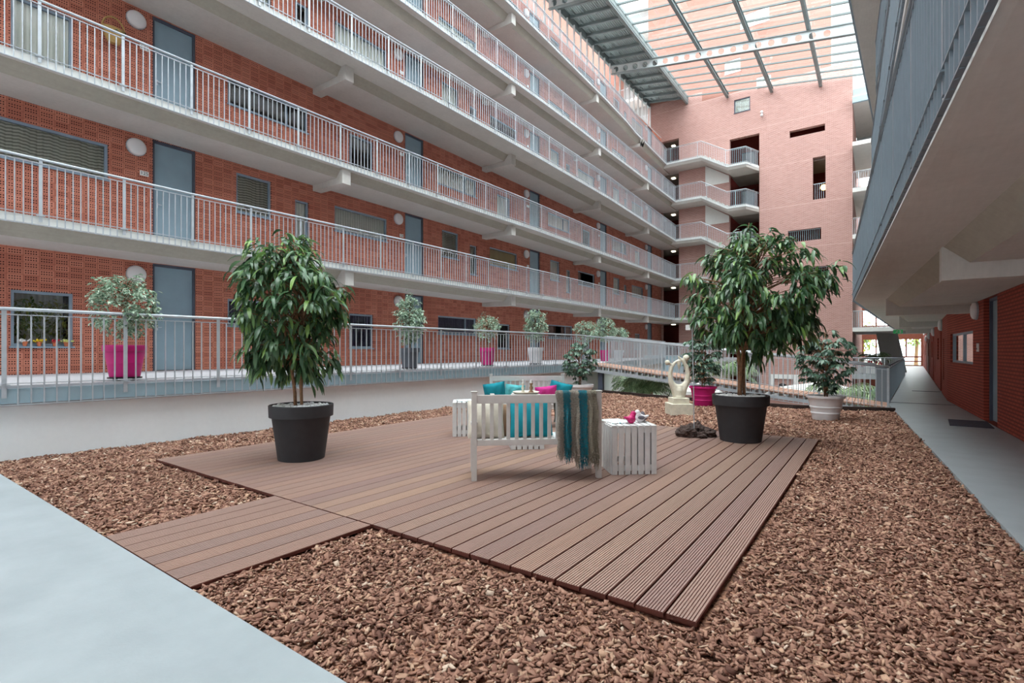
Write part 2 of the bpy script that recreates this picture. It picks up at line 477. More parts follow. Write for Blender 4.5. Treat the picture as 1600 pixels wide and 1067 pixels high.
def door(fr, u0, u1, z0, z1, label=None, mat='door_blue'):
    dcount[0] += 1
    w = thing('door_%d' % dcount[0], label or 'door', 'door', fr.P((u0+u1)/2, .08, z0)); w['kind'] = 'structure'
    mb = MB(); fr.box(mb, u0+.05, u1-.05, .09, .13, z0+.01, z1-.06); lf_ = mb.build('door_leaf', mat, w, True)
    mb = MB()
    fr.box(mb, u0, u0+.05, .04, .14, z0, z1); fr.box(mb, u1-.05, u1, .04, .14, z0, z1); fr.box(mb, u0+.05, u1-.05, .04, .14, z1-.06, z1)
    mb.build('door_frame', 'dark_frame', w, True)
    mb = MB(); a = u0+.12
    mb.bar(fr.P(a, .05, z0+1.02), fr.P(a+.08, .05, z0+1.02), .016, .016); mb.bar(fr.P(a, .05, z0+1.02), fr.P(a, .09, z0+1.02), .018, .018)
    fr.box(mb, a-.018, a+.018, .078, .09, z0+.95, z0+1.07)
    mb.build('door_handle', 'galvanised', lf_, True)
    return w

lampproto = None
def wall_lamp(x, y, z, rz, label, group='round wall lamps by the doors'):
    global lampproto
    if lampproto is None:
        lampproto = thing('wall_lamp', label, 'lamp', (x, y, z), rz, group)
        mb = MB(); mb.lathe([(.195, 0), (.2, .02), (.195, .035), (.05, .036)], 32, axis='x'); mb.build('lamp_base', 'galvanised', lampproto)
        mb = MB(); mb.lathe([(.185, .03), (.187, .06), (.17, .085), (.12, .105), (.06, .113), (.004, .115)], 32, axis='x')
        mb.build('diffuser', 'lamp_diffuser', lampproto, smooth=True); return lampproto
    c = copy_tree(lampproto); c.location = (x, y, z); c.rotation_euler = (0, 0, rz); c['label'] = label; c['group'] = group
    return c
def plaque(x, y, z, text, label, group='house number plates'):
    p = thing('number_plate', label, 'number plate', (x, y, z), 0, group)
    mb = MB(); mb.box(0, .012, -.085, .085, -.055, .055); pl_ = mb.build('plate', 'plaque_white', p)
    if text:
        cu = bpy.data.curves.new('number', 'FONT'); cu.body = text; cu.size = .105; cu.align_x = 'CENTER'; cu.align_y = 'CENTER'; cu.extrude = .001
        cu.materials.append(MATS['ink']); o = bpy.data.objects.new('number_text', cu); C.objects.link(o); bpy.context.view_layer.update()
        me = bpy.data.meshes.new_from_object(o.evaluated_get(bpy.context.evaluated_depsgraph_get())); bpy.data.objects.remove(o); bpy.data.curves.remove(cu)
        o = bpy.data.objects.new('number', me); C.objects.link(o); o.parent = pl_
        o.location = (.0135, 0, 0); o.rotation_euler = (PI/2, 0, PI/2)

# ---- left facade
FL = Fr(XW, 0, 0, 1, -1, 0)
DY = [-3.0, 4.81, 12.59, 20.6, 28.3, 36.1]
ops = []; wins = []
for k in range(6):
    for i, d in enumerate(DY):
        if d > 0 and d+.9 < 39: ops.append((d, d+.92, ZF(k), ZF(k)+2.5)); wins.append(('d', k, i, ops[-1]))
        if k % 2 == 0: L = [('l', d+1.68, d+3.97, 1.12, 1.82), ('w', d+5.42, d+6.37, .56, 1.66)]
        else: L = [('w', d+1.9, d+2.85, 1.24, 2.28), ('n', d+3.56, d+4.0, .75, 1.97), ('l', d+4.88, d+6.97, 1.32, 2.1)]
        for ty, a, b, c, e in L:
            if b < 1.2 or b > 38.6: continue
            if k == 0 and ty == 'l' and i == 3: b += .3
            ops.append((a, b, ZF(k)+c, ZF(k)+e)); wins.append((ty, k, i, ops[-1]))
panel_wall('wall_left', FL, -1.5, 39.0, -3.0, 17.9, ops, 'perforated_block')
TYN = {'l': 'long low window', 'w': 'upright window', 'n': 'narrow slit window'}
STY = {(0, 2, 'l'): 'curtain_purple', (1, 0, 'l'): 'blind_wavy', (1, 2, 'l'): 'curtain_amber', (3, 1, 'l'): 'curtain_light', 
       (2, 1, 'l'): None, (2, 0, 'w'): 'curtain_light', (0, 3, 'l'): None, (0, 1, 'l'): 'curtain_purple', (0, 1, 'w'): 'curtain_purple', (1, 3, 'l'): None, (0, 2, 'w'): None, (0, 0, 'w'): 'curtain_light', (2, 2, 'l'): 'curtain_light', (1, 1, 'w'): 'blind_wavy'}
for ty, k, i, (a, b, c, e) in wins:
    pos = 'unit %s from the camera on the %s' % (ORD[i], FN[k])
    if ty == 'd':
        door(FL, a, b, c, e, 'blue-grey full height door, %s door from the camera on the %s' % (ORD[i-1], FN[k]))
        lb = 'round white wall lamp beside the %s door from the camera on the %s' % (ORD[i-1], FN[k])
        wall_lamp(XW, a-.33, ZF(k)+2.2, 0, lb)
        if a < 30:
            plaque(XW, a-.17, ZF(k)+1.65, {(1, 1): '125', (2, 1): '144', (1, 2): '124'}.get((k, i)), 'small white house number plate beside the %s door from the camera on the %s' % (ORD[i-1], FN[k]))
    else:
        st = STY.get((k, i, ty), random.choice(['curtain_light', 'curtain_light', None, 'blind_wavy']))
        window(FL, a, b, c, e, st, [.72] if ty == 'l' and k % 2 == 0 else None, '%s of brick front, %s' % (TYN[ty], pos), cd=.7 if (k, i, ty) == (0, 0, 'w') else .125)  # deep pale curtain of the first window is an added backdrop brightening it
def slabbox(name, mat, *a):
    mb = MB(); mb.box(*a); return struct(mb.build(name, mat))
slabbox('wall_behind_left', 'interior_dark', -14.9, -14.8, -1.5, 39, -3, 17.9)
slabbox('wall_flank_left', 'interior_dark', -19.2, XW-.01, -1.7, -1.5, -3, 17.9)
mb = MB()
for k in range(0, 6): mb.box(-14.8, XW-.15, -1.5, 39, ZF(k)-.3, ZF(k))
struct(mb.build('floor_flats', 'interior_mid'))
slabbox('roof_terrace_left', 'outer_pale', -19.2, XW, -1.7, 39, 17.9, 17.98)
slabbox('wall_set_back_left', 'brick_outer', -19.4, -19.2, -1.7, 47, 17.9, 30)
w = Fr(-19.2, 0, 0, 1, -1, 0)
for y in range(14, 38, 5):
    mb = MB(); mb.box(-19.2, -19.12, y, y+1.6, 20.2, 22.2)
    tag(mb.build('upper_window', 'white_paint'), 'white window panel in the set back upper brick wall, seen over the roof edge', 'window', 'windows of the set back upper wall', 'structure')

# ---- left galleries
EDGE = {1: [(-12.2, -1.5), (-12.2, 5), (-11.9, 11), (-11.82, 16), (-11.78, 19.5), (-11.98, 28), (-12.12, 37.5)],
        2: [(-12.3, -1.5), (-12.25, 5), (-12.07, 11.5), (-11.87, 18.5), (-11.93, 28), (-12.05, 37.5)],
        3: [(-11.95, 1), (-11.67, 8.1), (-11.5, 12.5), (-11.46, 17.9), (-11.53, 25), (-11.8, 31.2), (-12.03, 37.5)],
        4: [(-12.15, 3), (-12.05, 13), (-11.95, 19), (-11.95, 22), (-12.0, 24.6), (-12.07, 37.5)],
        5: [(-11.75, 8), (-11.95, 18.7), (-12.16, 26), (-12.3, 29), (-12.47, 31), (-12.72, 37.5)]}
BY = [9.08, 17.07, 25.05, 32.2]
def gallery(name, poly, zf, xw, xb_fn, sgn, label, yend=None):
    """sgn -1: wall on the -X side; +1: wall on the +X side"""
    secs = []
    for x, y in poly:
        xe = x+sgn*.035; b1, b2 = xb_fn(x, y); w = xw(y)
        secs.append([(xe, y, zf), (xe, y, zf-.14), (xe+sgn*.05, y, zf-.15), (b1, y, zf-.15), (b2, y, zf-.37), (w, y, zf-.37), (w, y, zf)])
    mb = MB(); mb.loft(secs, 0, True, True, [1, 0, 0, 2, 0, 0, 3])
    o = mb.build(name, ['concrete', 'concrete_light', 'concrete_band', 'gallery_floor'])
    return struct(o, label, 'gallery')
for k in range(1, 6):
    P = EDGE[k]
    gallery('gallery_slab', P+[(P[-1][0], 39.0)], ZF(k), lambda y: XW, lambda x, y: (min(x-.13, -12.3), min(x-.13, -12.3)-.2), -1, 'concrete floor slab of the %s on the left' % FN[k])
    for j, y in enumerate(BY):
        mb = MB(); z = ZF(k); x1 = min(interp(P, y)-.12, -12.12)
        A = [(XW, z-.35), (-12.62, z-.35), (-12.42, z-.13), (x1, z-.13), (x1, z-.56), (-12.55, z-.56), (XW, z-.53)]
        mb.loft([[(a, y-.14, c) for a, c in A], [(a, y+.14, c) for a, c in A]])
        o = mb.build('bracket_beam', 'concrete'); tag(o, 'concrete bracket under the %s, %s bracket from the camera' % (FN[k], ORD[j]), 'bracket', 'brackets under the left galleries', 'structure')
    railing([(x, y, ZF(k)) for x, y in P], 'galvanised steel railing along the %s on the left, with upright bars' % FN[k], group='left gallery railings')
    for j, y in enumerate([4.5, 12.7, 20.7, 28.6, 34.5]):
        if y < 10 and k > 2: continue

# ground gallery (raised one metre above the garden)
G0 = lambda y: -9.58+.045*y if y < 19 else -9.58+.045*19-(y-19)*.165
g0 = [(G0(y), y) for y in (-1.5, 8, 16.9)]
g1 = [(G0(y), y) for y in (18.5, 19, 25, 31)]+[(-12.1, 34), (-12.1, 39)]
secs = [[(x, y, .98), (x, y, .70), (x-.3, y, .70), (XW, y, .70), (XW, y, .98)] for x, y in g0+[(G0(17.7), 17.7)]+g1]
mb = MB(); mb.loft(secs); struct(mb.build('floor_gallery', 'gallery_floor'), 'raised pale concrete floor of the ground gallery', 'floor')
mb = MB(); mb.loft([[(x+.05, y, .94), (x+.05, y, .74), (x, y, .74), (x, y, .94)] for x, y in g0]); mb.loft([[(x+.05, y, .94), (x+.05, y, .74), (x, y, .74), (x, y, .94)] for x, y in g1])
struct(mb.build('trim_1', 'steel_blue'), 'blue-grey steel channel along the edge of the ground gallery', 'trim')
mb = MB(); mb.loft([[(x-.06, y, .70), (x-.06, y, -3), (x-.2, y, -3), (x-.2, y, .70)] for x, y in g0+[(G0(17.7), 17.7)]+g1]); struct(mb.build('wall_plinth', 'plaster_white'), 'white plastered wall under the ground gallery', 'wall')
railing([(x+.075, y, .98) for x, y in g0], 'long galvanised railing of the ground gallery above the white wall', 1.03, .27, 1.33, .134, start=.45, br=.008)
railing([(x+.075, y, .98) for x, y in g1[:-1]]+[(-12.1, 37.5, .98)], 'far galvanised railing of the ground gallery beyond the ramp', 1.03, .27, 1.33, .134)
mb = MB(); mb.box(-12.1, -6.8, 37.5, 39, .68, .98); struct(mb.build('floor_gallery_end', 'gallery_floor'), 'end landing of the ground gallery at the brick tower', 'floor')
railing([(-12.1, 37.5, .98), (-9.0, 37.5, .98)], 'short galvanised railing across the end of the ground gallery', 1.02, .27)
t = thing('parapet_panel', 'solid blue-grey sheet panel beyond the ramp', 'panel', (-11.6, 30.8, -.3))
mb = MB(); mb.bar((-11.7, 30.4, .45), (-9.9, 32.2, .45), .05, 1.35); mb.build('sheet', 'steel_blue', t, True)
mb = MB(); mb.bar((-11.7, 30.4, 1.15), (-9.9, 32.2, 1.15), .07, .05); mb.build('top_rail', 'galvanised', t, True)

# ---- end wall and tower
FE = Fr(0, 39, 1, 0, 0, 1)
eops = [(-13.6, -12.3, -3, ZF(5)+2.25), (-8.67, -6.72, -3, 16.6), (-4.86, -2.81, 15.8, 16.26), (-3.5, -2.78, 11.4, 14.17),
        (-4.95, -3.03, 8.76, 9.54), (-4.55, -2.63, 6.23, 7.0), (-4.9, -4.16, 1.9, 4.4), (-8.37, -7.31, 18.4, 19.35)]
up = [(-7.95, -6.1, 24.25, 25.2), (-9.0, -7.95, 21.35, 22.3), (-6.9, -6.0, 19.75, 20.5)]
tow = panel_wall('wall_end', FE, -14.7, -1.31, -3, 19.9, eops, 'brick_tower', .35)
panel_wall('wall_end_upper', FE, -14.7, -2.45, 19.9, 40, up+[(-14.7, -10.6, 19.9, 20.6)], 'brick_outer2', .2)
panel_wall('wall_end_corner', FE, -14.7, -10.6, 19.9, 20.6, [], 'brick_tower')
slabbox('wall_tower_flank', 'brick_tower', -1.33, -1.31, 39.001, 46, -3, 19.0)
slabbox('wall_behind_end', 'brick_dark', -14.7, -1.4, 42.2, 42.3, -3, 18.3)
slabbox('roof_stair', 'interior_mid', -14.7, -1.4, 39.4, 42.2, 18.2, 18.35)
slabbox('wall_stair_side', 'interior_mid', -14.8, -14.7, 39, 42.2, -3, 18.3)
mb = MB()
for k in range(0, 6):
    mb.box(-14.6, -9.2, 39.36, 42.2, ZF(k)-.3, ZF(k)-.001)
    mb.box(-8.67, -1.4, 39.36, 42.2, ZF(k)-1.32, ZF(k)-1.06)
struct(mb.build('floor_stair_core', 'interior_mid'))
for i, (a, b, c, d) in enumerate(up):
    window(FE, a, b, c, d, 'curtain_light', [.5] if i == 0 else None, 'pale window high in the brick tower above the glass roof', fmat='white_paint')
window(FE, -8.37, -7.31, 18.4, 19.35, 'curtain_light', None, 'small square window just under the glass roof', fmat='dark_frame')  # pale curtain put in for the bright sky seen through this window
for k in range(0, 6):
    door(Fr(0, 42.1, 1, 0, 0, 1), -8.5, -7.6, ZF(k)-1.06, ZF(k)+1.2, 'blue door deep in the stair opening, level %d' % (k+1))
    mb = MB(); mb.box(-.13, .13, -.13, .13, -.07, 0)
    l = mb.build('ceiling_lamp', 'lamp_glow'); l.location = (-13.1, 40.2, ZF(k)+2.25 if k == 5 else ZF(k+1)-.301)
    tag(l, 'small lit ceiling lamp in the corner passage at the far end of the %s' % FN[k], 'lamp', 'ceiling lamps of the end passage')
# bars and rails in the tower openings
for a, b, c, d, lb in ((-4.95, -3.03, 8.76, 9.5, 'upright bars in the wide slot of the tower, upper of the two'), (-4.55, -2.63, 6.23, 6.95, 'upright bars in the wide slot of the tower, lower of the two'),
                       (-3.5, -2.78, 11.4, 12.45, 'upright bars in the foot of the tall opening of the tower')):
    t = thing('opening_bars', lb, 'bars', ((a+b)/2, 39.15, c)); mb = MB()
    n_ = int((b-a)/.12)
    for i in range(1, n_): mb.bar((a+(b-a)*i/n_, 39.15, c), (a+(b-a)*i/n_, 39.15, d), .016, .016)
    mb.bar((a, 39.15, d), (b, 39.15, d), .03, .03); mb.build('bars', 'galvanised', t, True)
mb = MB(); mb.sphere((0, 0, 0), .2); l = mb.build('globe_lamp', 'lamp_warm', smooth=True); l.location = (-3.0, 40.6, 12.55); tag(l, 'warm round lamp inside the tall opening of the tower', 'lamp')
t = thing('wall_spotlight', 'small white spotlight on the tower wall under the roof', 'spotlight', (-6.55, 38.9, 17.75))
mb = MB(); mb.box(-.04, .04, 0, .1, -.04, .3); mb.build('bracket', 'galvanised', t); mb = MB(); mb.sphere((0, -.05, .22), .09); mb.sphere((0, -.05, .0), .09); mb.build('spot_head', 'white_paint', t, smooth=True)

# end galleries with a short stair down to a half landing
for k in range(1, 6):
    z = ZF(k); x0 = EDGE[k][-1][0]; dz = 1.06
    mb = MB()
    def sec(x, yf, zz): return [(x, yf, zz), (x, yf, zz-.14), (x, yf+.12, zz-.32), (x, 39.38, zz-.32), (x, 39.38, zz)]
    mb.loft([sec(x0-1.6, 37.5, z-.001), sec(-10.25, 37.5, z-.001), sec(-8.5, 37.5, z-dz), sec(-7.3, 37.5, z-dz), sec(-6.74, 38.9, z-dz)], 0, True, True, [1, 0, 0, 0, 0])
    for s_ in range(6): mb.box(-10.25+s_*.29, -10.25+s_*.29+.29, 37.62, 39.3, z-dz*(s_+1)/6-.12, z-dz*s_/6-.02, 0)
    mq = MB(); mq.loft([[(-10.35, y, z-.3), (-8.7, y, z-1.35), (-8.7, y, z-1.8), (-10.35, y, z-1.8)] for y in (38.96, 38.99)]); struct(mq.build('trim_stair', 'concrete_light'), 'pale concrete patch of the end wall under the steps of the %s' % FN[k], 'trim')
    struct(mb.build('gallery_slab', ['concrete', 'concrete_light']), 'concrete end slab with steps at the far end of the %s' % FN[k], 'gallery')
    railing([(x0+.02, 37.46, z), (-10.25, 37.46, z), (-8.5, 37.46, z-dz), (-7.3, 37.46, z-dz), (-6.76, 38.9, z-dz)],
            'galvanised railing stepping down along the end wall at the far end of the %s' % FN[k], post_sp=1.9, group='end wall railings')

# ---- roof
RZ = lambda x: 20.55-.16*(x+14.6)
Y0, Y1 = -4.0, 39.0
RX = [-11.67, -8.8, -5.93, -3.05, -.2]
for i, x in enumerate(RX):
    z = RZ(x); t = MB()
    t.box(x-.09, x+.09, Y0, Y1-.02, z, z+.03); t.box(x-.09, x+.09, Y0, Y1-.02, z+.27, z+.3); t.box(x-.02, x+.02, Y0, Y1-.02, z+.03, z+.27)
    struct(t.build('roof_rafter', 'roof_steel'), 'grey steel roof beam running away along the glass roof, %s from the left' % ORD[i], 'roof beam')
mb = MB()
for i in range(int((Y1-Y0)/1.04)):
    y = Y1-.35-i*1.04
    mb.bar((-11.6, y, RZ(-11.6)+.34), (.9, y, RZ(.9)+.34), .07, .09)
struct(mb.build('roof_purlins', 'purlin_grey'), 'pale cross bars carrying the roof glass', 'roof')
mb = MB()
mb.loft([[(-11.6, y, RZ(-11.6)+.43), (.9, y, RZ(.9)+.43), (.9, y, RZ(.9)+.45), (-11.6, y, RZ(-11.6)+.45)] for y in (Y0, Y1)])
struct(mb.build('roof_glass', 'roof_glass_mat'), 'sloping glass roof over the courtyard', 'roof')
# steel decked strip at the left of the roof
mb = MB(); n_ = 22
prof = []
for i in range(n_*4+1):
    x = -14.6+2.93*i/(n_*4); prof.append((x, RZ(x)+.36+(.05 if (i % 4) in (1, 2) else 0)))
mb.loft([[(x, y, z) for x, z in prof]+[(prof[-1][0], y, prof[-1][1]+.1), (prof[0][0], y, prof[0][1]+.1)] for y in (Y0, Y1)])
struct(mb.build('roof_deck', 'roof_sheet'), 'corrugated grey steel deck strip along the left edge of the roof', 'roof')
mb = MB()
for i in range(int((Y1-Y0)/1.04)):
    y = Y1-.35-i*1.04
    mb.bar((-14.6, y, RZ(-14.6)+.27), (-11.7, y, RZ(-11.7)+.27), .1, .16)
    mb.bar((-14.2, y-.5, RZ(-14.2)+.3), (-14.2, y-.1, RZ(-14.2)+.3), .05, .05)
    mb.bar((-13.6, y-.5, RZ(-13.6)+.3), (-13.6, y-.1, RZ(-13.6)+.3), .05, .05)
struct(mb.build('roof_joists', 'roof_steel'), 'steel joists under the roof deck strip', 'roof')
mb = MB(); mb.box(-14.7, -14.55, Y0, Y1, RZ(-14.6)-.05, RZ(-14.6)+.5); mb.box(-11.75, -11.6, Y0, Y1, RZ(-11.67)-.1, RZ(-11.67)+.5)
struct(mb.build('roof_edge_beam', 'roof_steel'), 'edge beams of the roof deck strip', 'roof')
for j, yb in enumerate((31.7, 23.7, 15.7, 7.7, -.3)):
    mb = MB(); X0, X1 = -14.5, .8; nc = 23; cw = (X1-X0)/nc; H = .56
    for i in range(nc):
        xa = X0+i*cw; xm = xa+cw/2; r = .19
        zb = lambda x: RZ(x)-.62
        out = [(xa, 0), (xm, 0), (xa+cw, 0), (xa+cw, H/2), (xa+cw, H), (xm, H), (xa, H), (xa, H/2)]
        hx = [(xm-r*.75, H/2-r*.72), (xm, H/2-r), (xm+r*.75, H/2-r*.72), (xm+r*.9, H/2), (xm+r*.75, H/2+r*.72), (xm, H/2+r), (xm-r*.75, H/2+r*.72), (xm-r*.9, H/2)]
        for yy in (yb-.012, yb+.012):
            k0 = [(x, yy, z+zb(x)) for x, z in out]+[(x, yy, z+zb(x)) for x, z in hx]
            mb.add(k0, [(q, (q+1) % 8, 8+(q+1) % 8, 8+q) for q in range(8)])
        k0 = [(x, yy, z+zb(x)) for x, z in hx for yy in (yb-.012, yb+.012)]
        mb.add(k0, [(2*q, 2*q+1, (2*q+3) % 16, (2*q+2) % 16) for q in range(8)])
    for h in (0, H): mb.bar((X0, yb, RZ(X0)-.62+h), (X1, yb, RZ(X1)-.62+h), .2, .035, m=1)
    struct(mb.build('castellated_beam', ['purlin_white', 'roof_steel']), 'pale castellated steel beam with a row of hexagonal holes crossing under the roof', 'roof beam')
# clerestory strip
mb = MB()
y = -3.8
while y < 39: mb.box(-14.55, -14.45, y-.03, y+.03, 18.0, RZ(-14.5)); y += .82
mb.box(-14.55, -14.45, -4, 39, 17.98, 18.06)
struct(mb.build('trim_2', 'purlin_white'), 'pale mullions of the glazed strip under the roof edge', 'trim')
mb = MB(); mb.add([(-14.5, -4, 18.03), (-14.5, 39, 18.03), (-14.5, 39, RZ(-14.5)), (-14.5, -4, RZ(-14.5))], [(0, 1, 2, 3)])
w_ = thing('window_%d' % (wcount[0]+1), 'long glazed strip between the left wing and the roof edge', 'window', (-14.5, 25, 18.95)); w_['kind'] = 'structure'; mb.build('pane', 'roof_glass_mat', w_, True); wcount[0] += 1
# pale balconies of the wing rising beyond the roof
t = MB(); t.box(-24, -14.75, 45, 45.2, 15, 40)
struct(t.build('wall_upper_wing', 'outer_pale'), 'pale wall of the wing rising beyond the roof', 'wall')
for k in range(7, 13):
    t = MB(); t.box(-24, -14.8, 43.4, 45, ZF(k)-.25, ZF(k)); struct(t.build('balcony_slab', 'concrete_light'), 'balcony slab of the upper wing beyond the glass roof', 'balcony')
    t = MB()
    for i in range(60): t.bar((-23.8+i*.15, 43.42, ZF(k)), (-23.8+i*.15, 43.42, ZF(k)+1), .02, .02)
    t.bar((-24, 43.42, ZF(k)+1), (-14.8, 43.42, ZF(k)+1), .05, .05)
    tag(t.build('balcony_railing', 'galvanised'), 'barred railing of an upper wing balcony beyond the glass roof', 'railing', 'upper wing balcony railings')
t = MB(); t.box(-2.6, .4, 42, 42.2, 18.6, 40); struct(t.build('wall_upper_pale', 'outer_pale'), 'pale glazed wall right of the upper tower', 'wall')

# ---- right wing
RE = {1: [(.7, -3), (.246, 4.1), (-.53, 16), (.65, 36), (.8, 38.4)], 2: [(.75, -3), (.25, 7.7), (-.13, 16.2), (.65, 38.4)],
      3: [(.9, -3), (.19, 12.8), (-.04, 16.9), (.65, 38.4)], 4: [(.3, -3), (-.72, 16.5), (0, 30.8), (.4, 38.4)], 5: [(.3, -3), (-.5, 16.5), (.4, 38.4)]}
RW = [(2.33, -3), (1.64, 19.5), (3.47, 62)]
rw = lambda y: interp(RW, y)
for k in (1, 2, 3, 4, 5):
    P = RE[k]
    gallery('gallery_slab', P, ZR(k), rw, lambda x, y: (x+.7, x+.95), 1, 'concrete slab of gallery level %d of the right wing' % k)
    if k < 5:
        for j, y in enumerate([.4, 8.5, 16.0, 24.3, 32.4]):
            z = ZR(k); xe = interp(P, y); x1 = xe+.69; w_ = rw(y)
            mb = MB(); A = [(w_, z-.35), (xe+.97, z-.35), (xe+.72, z-.13), (x1, z-.13), (x1, z-.57), (w_, z-.57)]
            mb.loft([[(a, y-.14, c) for a, c in A], [(a, y+.14, c) for a, c in A]])
            tag(mb.build('bracket_beam', 'concrete'), 'concrete beam under gallery level %d of the right wing, %s from the camera' % (k, ORD[j]), 'bracket', 'beams under the right galleries', 'structure')
        railing([(x, y, ZR(k)) for x, y in P], 'grey steel railing of right wing gallery level %d, edge of close upright bars' % k, 1.08, .17, 1.25, .118, mat='rail_paint', group='right wing railings', br=.011)
mb = MB()
mb.add([(rw(-3), -3, -3), (rw(19.5), 19.5, -3), (rw(62), 62, -3)]+[], [])
F1_ = Fr(RW[0][0], RW[0][1], RW[1][0]-RW[0][0], RW[1][1]-RW[0][1], 1, .03)
F2_ = Fr(RW[1][0], RW[1][1], RW[2][0]-RW[1][0], RW[2][1]-RW[1][1], 1, -.043)
U1 = lambda y: (y+3)*1.00047; U2 = lambda y: (y-19.5)*1.00093
r1 = [(U1(10.4), U1(11.42), .55, 1.8), (U1(13.2), U1(14.45), 0, 2.53), (U1(15.6), U1(18.9), 1.13, 1.92), (U1(5.4), U1(6.6), 0, 2.53)]
r2 = []
for i in range(5):
    b = 21.5+8*i
    r2 += [(U2(b), U2(b+.5), .5, 1.85), (U2(b+1.6), U2(b+2.6), 0, 2.5), (U2(b+4), U2(b+5.6), 1.1, 1.95)]
panel_wall('wall_right_upper', F1_, 0, U1(19.5), 2.88, 17.2, [], 'plaster_white')
panel_wall('wall_right', F1_, 0, U1(19.5), -3, 2.88, r1, 'brick_corridor', .2)
panel_wall('wall_right_far_upper', F2_, 0, U2(62), 2.88, 17.2, [], 'plaster_white')
panel_wall('wall_right_far', F2_, 0, U2(62), -3, 2.88, r2, 'brick_corridor', .2)
FD = Fr(F1_.P(0, .05, 0)[0], F1_.P(0, .05, 0)[1], *F1_.d, *F1_.i)
door(FD, *r1[1], 'blue-grey door in a deep brick recess beside the right walkway')
door(FD, *r1[3], 'blue-grey door of the right wing nearest the camera')
window(F1_, *r1[2], None, [.5], 'wide window with flowers behind it in the right brick wall', sill=False)
window(F1_, *r1[0], 'curtain_light', None, 'dark upright window at the right edge of the picture', sill=False)
for i in range(5):
    window(F2_, *r2[3*i], None, None, 'slit window of the right wing, %s from the camera' % ORD[i], sill=False)
    door(F2_, *r2[3*i+1], 'blue-grey door of the right wing, %s past the flower window' % ORD[i])
    window(F2_, *r2[3*i+2], 'curtain_light', None, 'upright window of the right wing, %s past the flower window' % ORD[i], sill=False)
mb = MB(); mb.loft([[(rw(y)+.9, y, -3), (rw(y)+1.0, y, -3), (rw(y)+1.0, y, 17.2), (rw(y)+.9, y, 17.2)] for y in (-3, 19.5, 62)]); struct(mb.build('wall_behind_right', 'interior_mid'))
a1 = math.atan2(-F1_.i[1], -F1_.i[0]); a2 = math.atan2(-F2_.i[1], -F2_.i[0])
for i, y in enumerate([15.1, 22.9, 30.9, 38.9, 46.9]):
    fr, U, a = (F1_, U1, a1) if y < 19.5 else (F2_, U2, a2)
    p = fr.P(U(y), 0, 2.3); wall_lamp(p[0], p[1], 2.33, a, 'round white lamp on the right brick wall, %s from the camera' % ORD[i], 'round lamps along the right walkway')
t = thing('doorbell', 'small white doorbell unit between window and door on the right wall', 'doorbell', F1_.P(U1(14.95), 0, 1.52), a1)
mb = MB(); mb.box(0, .03, -.045, .045, -.09, .09); mb.build('casing', 'plaque_white', t); mb = MB(); mb.box(.03, .036, -.015, .015, -.04, -.01); mb.build('button', 'ink', t)

# ---- floors
mb = MB()
cor = [(1.1, 1.4), (.873, 5.27), (.25, 17.0), (.22, 17.6), (1.32, 38.4), (-1.3, 38.4), (-1.3, 62.0), (3.47, 62), (1.64, 19.5), (2.2, 1.4)]
# walkway near the camera and along the right wing
def slab_poly(mb, pts, z0, z1):
    n_ = len(pts); mb.add([(x, y, z1) for x, y in pts]+[(x, y, z0) for x, y in pts], [tuple(range(n_)), tuple(range(n_, 2*n_))[::-1]]+[(i, (i+1) % n_, n_+(i+1) % n_, n_+i) for i in range(n_)])
slab_poly(mb, [(-9.7, -3), (2.33, -3), (2.2, 1.4), (-9.55, 1.4)], -.3, 0)
for q in ([(1.1, 1.4), (2.2, 1.4), (2.07, 5.27), (.873, 5.27)], [(.873, 5.27), (2.07, 5.27), (1.71, 17.6), (.22, 17.6)], [(.22, 17.6), (1.71, 17.6), (2.46, 38.4), (1.32, 38.4)], [(-1.3, 38.4), (2.46, 38.4), (3.47, 62), (-1.3, 62)]):
    slab_poly(mb, q, -.3, 0)
struct(mb.build('floor', 'corridor_floor'), 'smooth blue-grey walkway floor', 'floor')
slabbox('floor_lower', 'floor_low', -13.6, 2.4, 14.2, 62, -3.1, -2.95)
# thin dark drains across the right walkway
for i, (y, w_) in enumerate(((17.9, .05), (23.4, .16))):
    mb = MB(); mb.box(interp([(.22, 17.6), (1.32, 38.4)], y)+.02 if i == 0 else 1.0, rw(y)-.02, y, y+w_, 0, .006); tag(mb.build('floor_strip', 'mat_grey'), ['thin dark joint strip across the right walkway', 'wide dark strip across the right walkway'][i], 'floor strip')
t = MB(); slab_poly(t, [(1.2, 14.1), (1.13, 13.0), (1.76, 12.95), (1.8, 14.1)], 0, .015); tag(t.build('door_mat', 'mat_grey'), 'dark grey door mat in front of the recessed door on the right', 'door mat')
# link slabs and rails between the tower and the right wing
for k in range(0, 6):
    z = ZR(k)
    if k:
        slabbox('link_slab', 'concrete_light', -1.3, rw(44)-.01, 38.4, 46, z-.25, z)
    if k < 5: railing([(-1.28, 38.42, z), (1.30 if k == 0 else .6, 38.42, z)], 'galvanised railing of the bridge beside the tower, level %d' % k, group='bridge railings beside the tower', post_sp=1.3)
slabbox('wall_link_back', 'outer_pale', -1.3, 2.5, 46, 46.1, 14.4, 17.25)
slabbox('ceiling_link', 'concrete', -1.3, 2.4, 38.5, 46.1, 17.25, 17.4)
slabbox('wall_link_back_upper', 'steel_blue', -1.3, .6, 39.2, 39.3, 17.25, 18.1)
slabbox('trim_3', 'steel_blue', -1.3, 2.4, 38.3, 38.5, 16.9, 17.25)
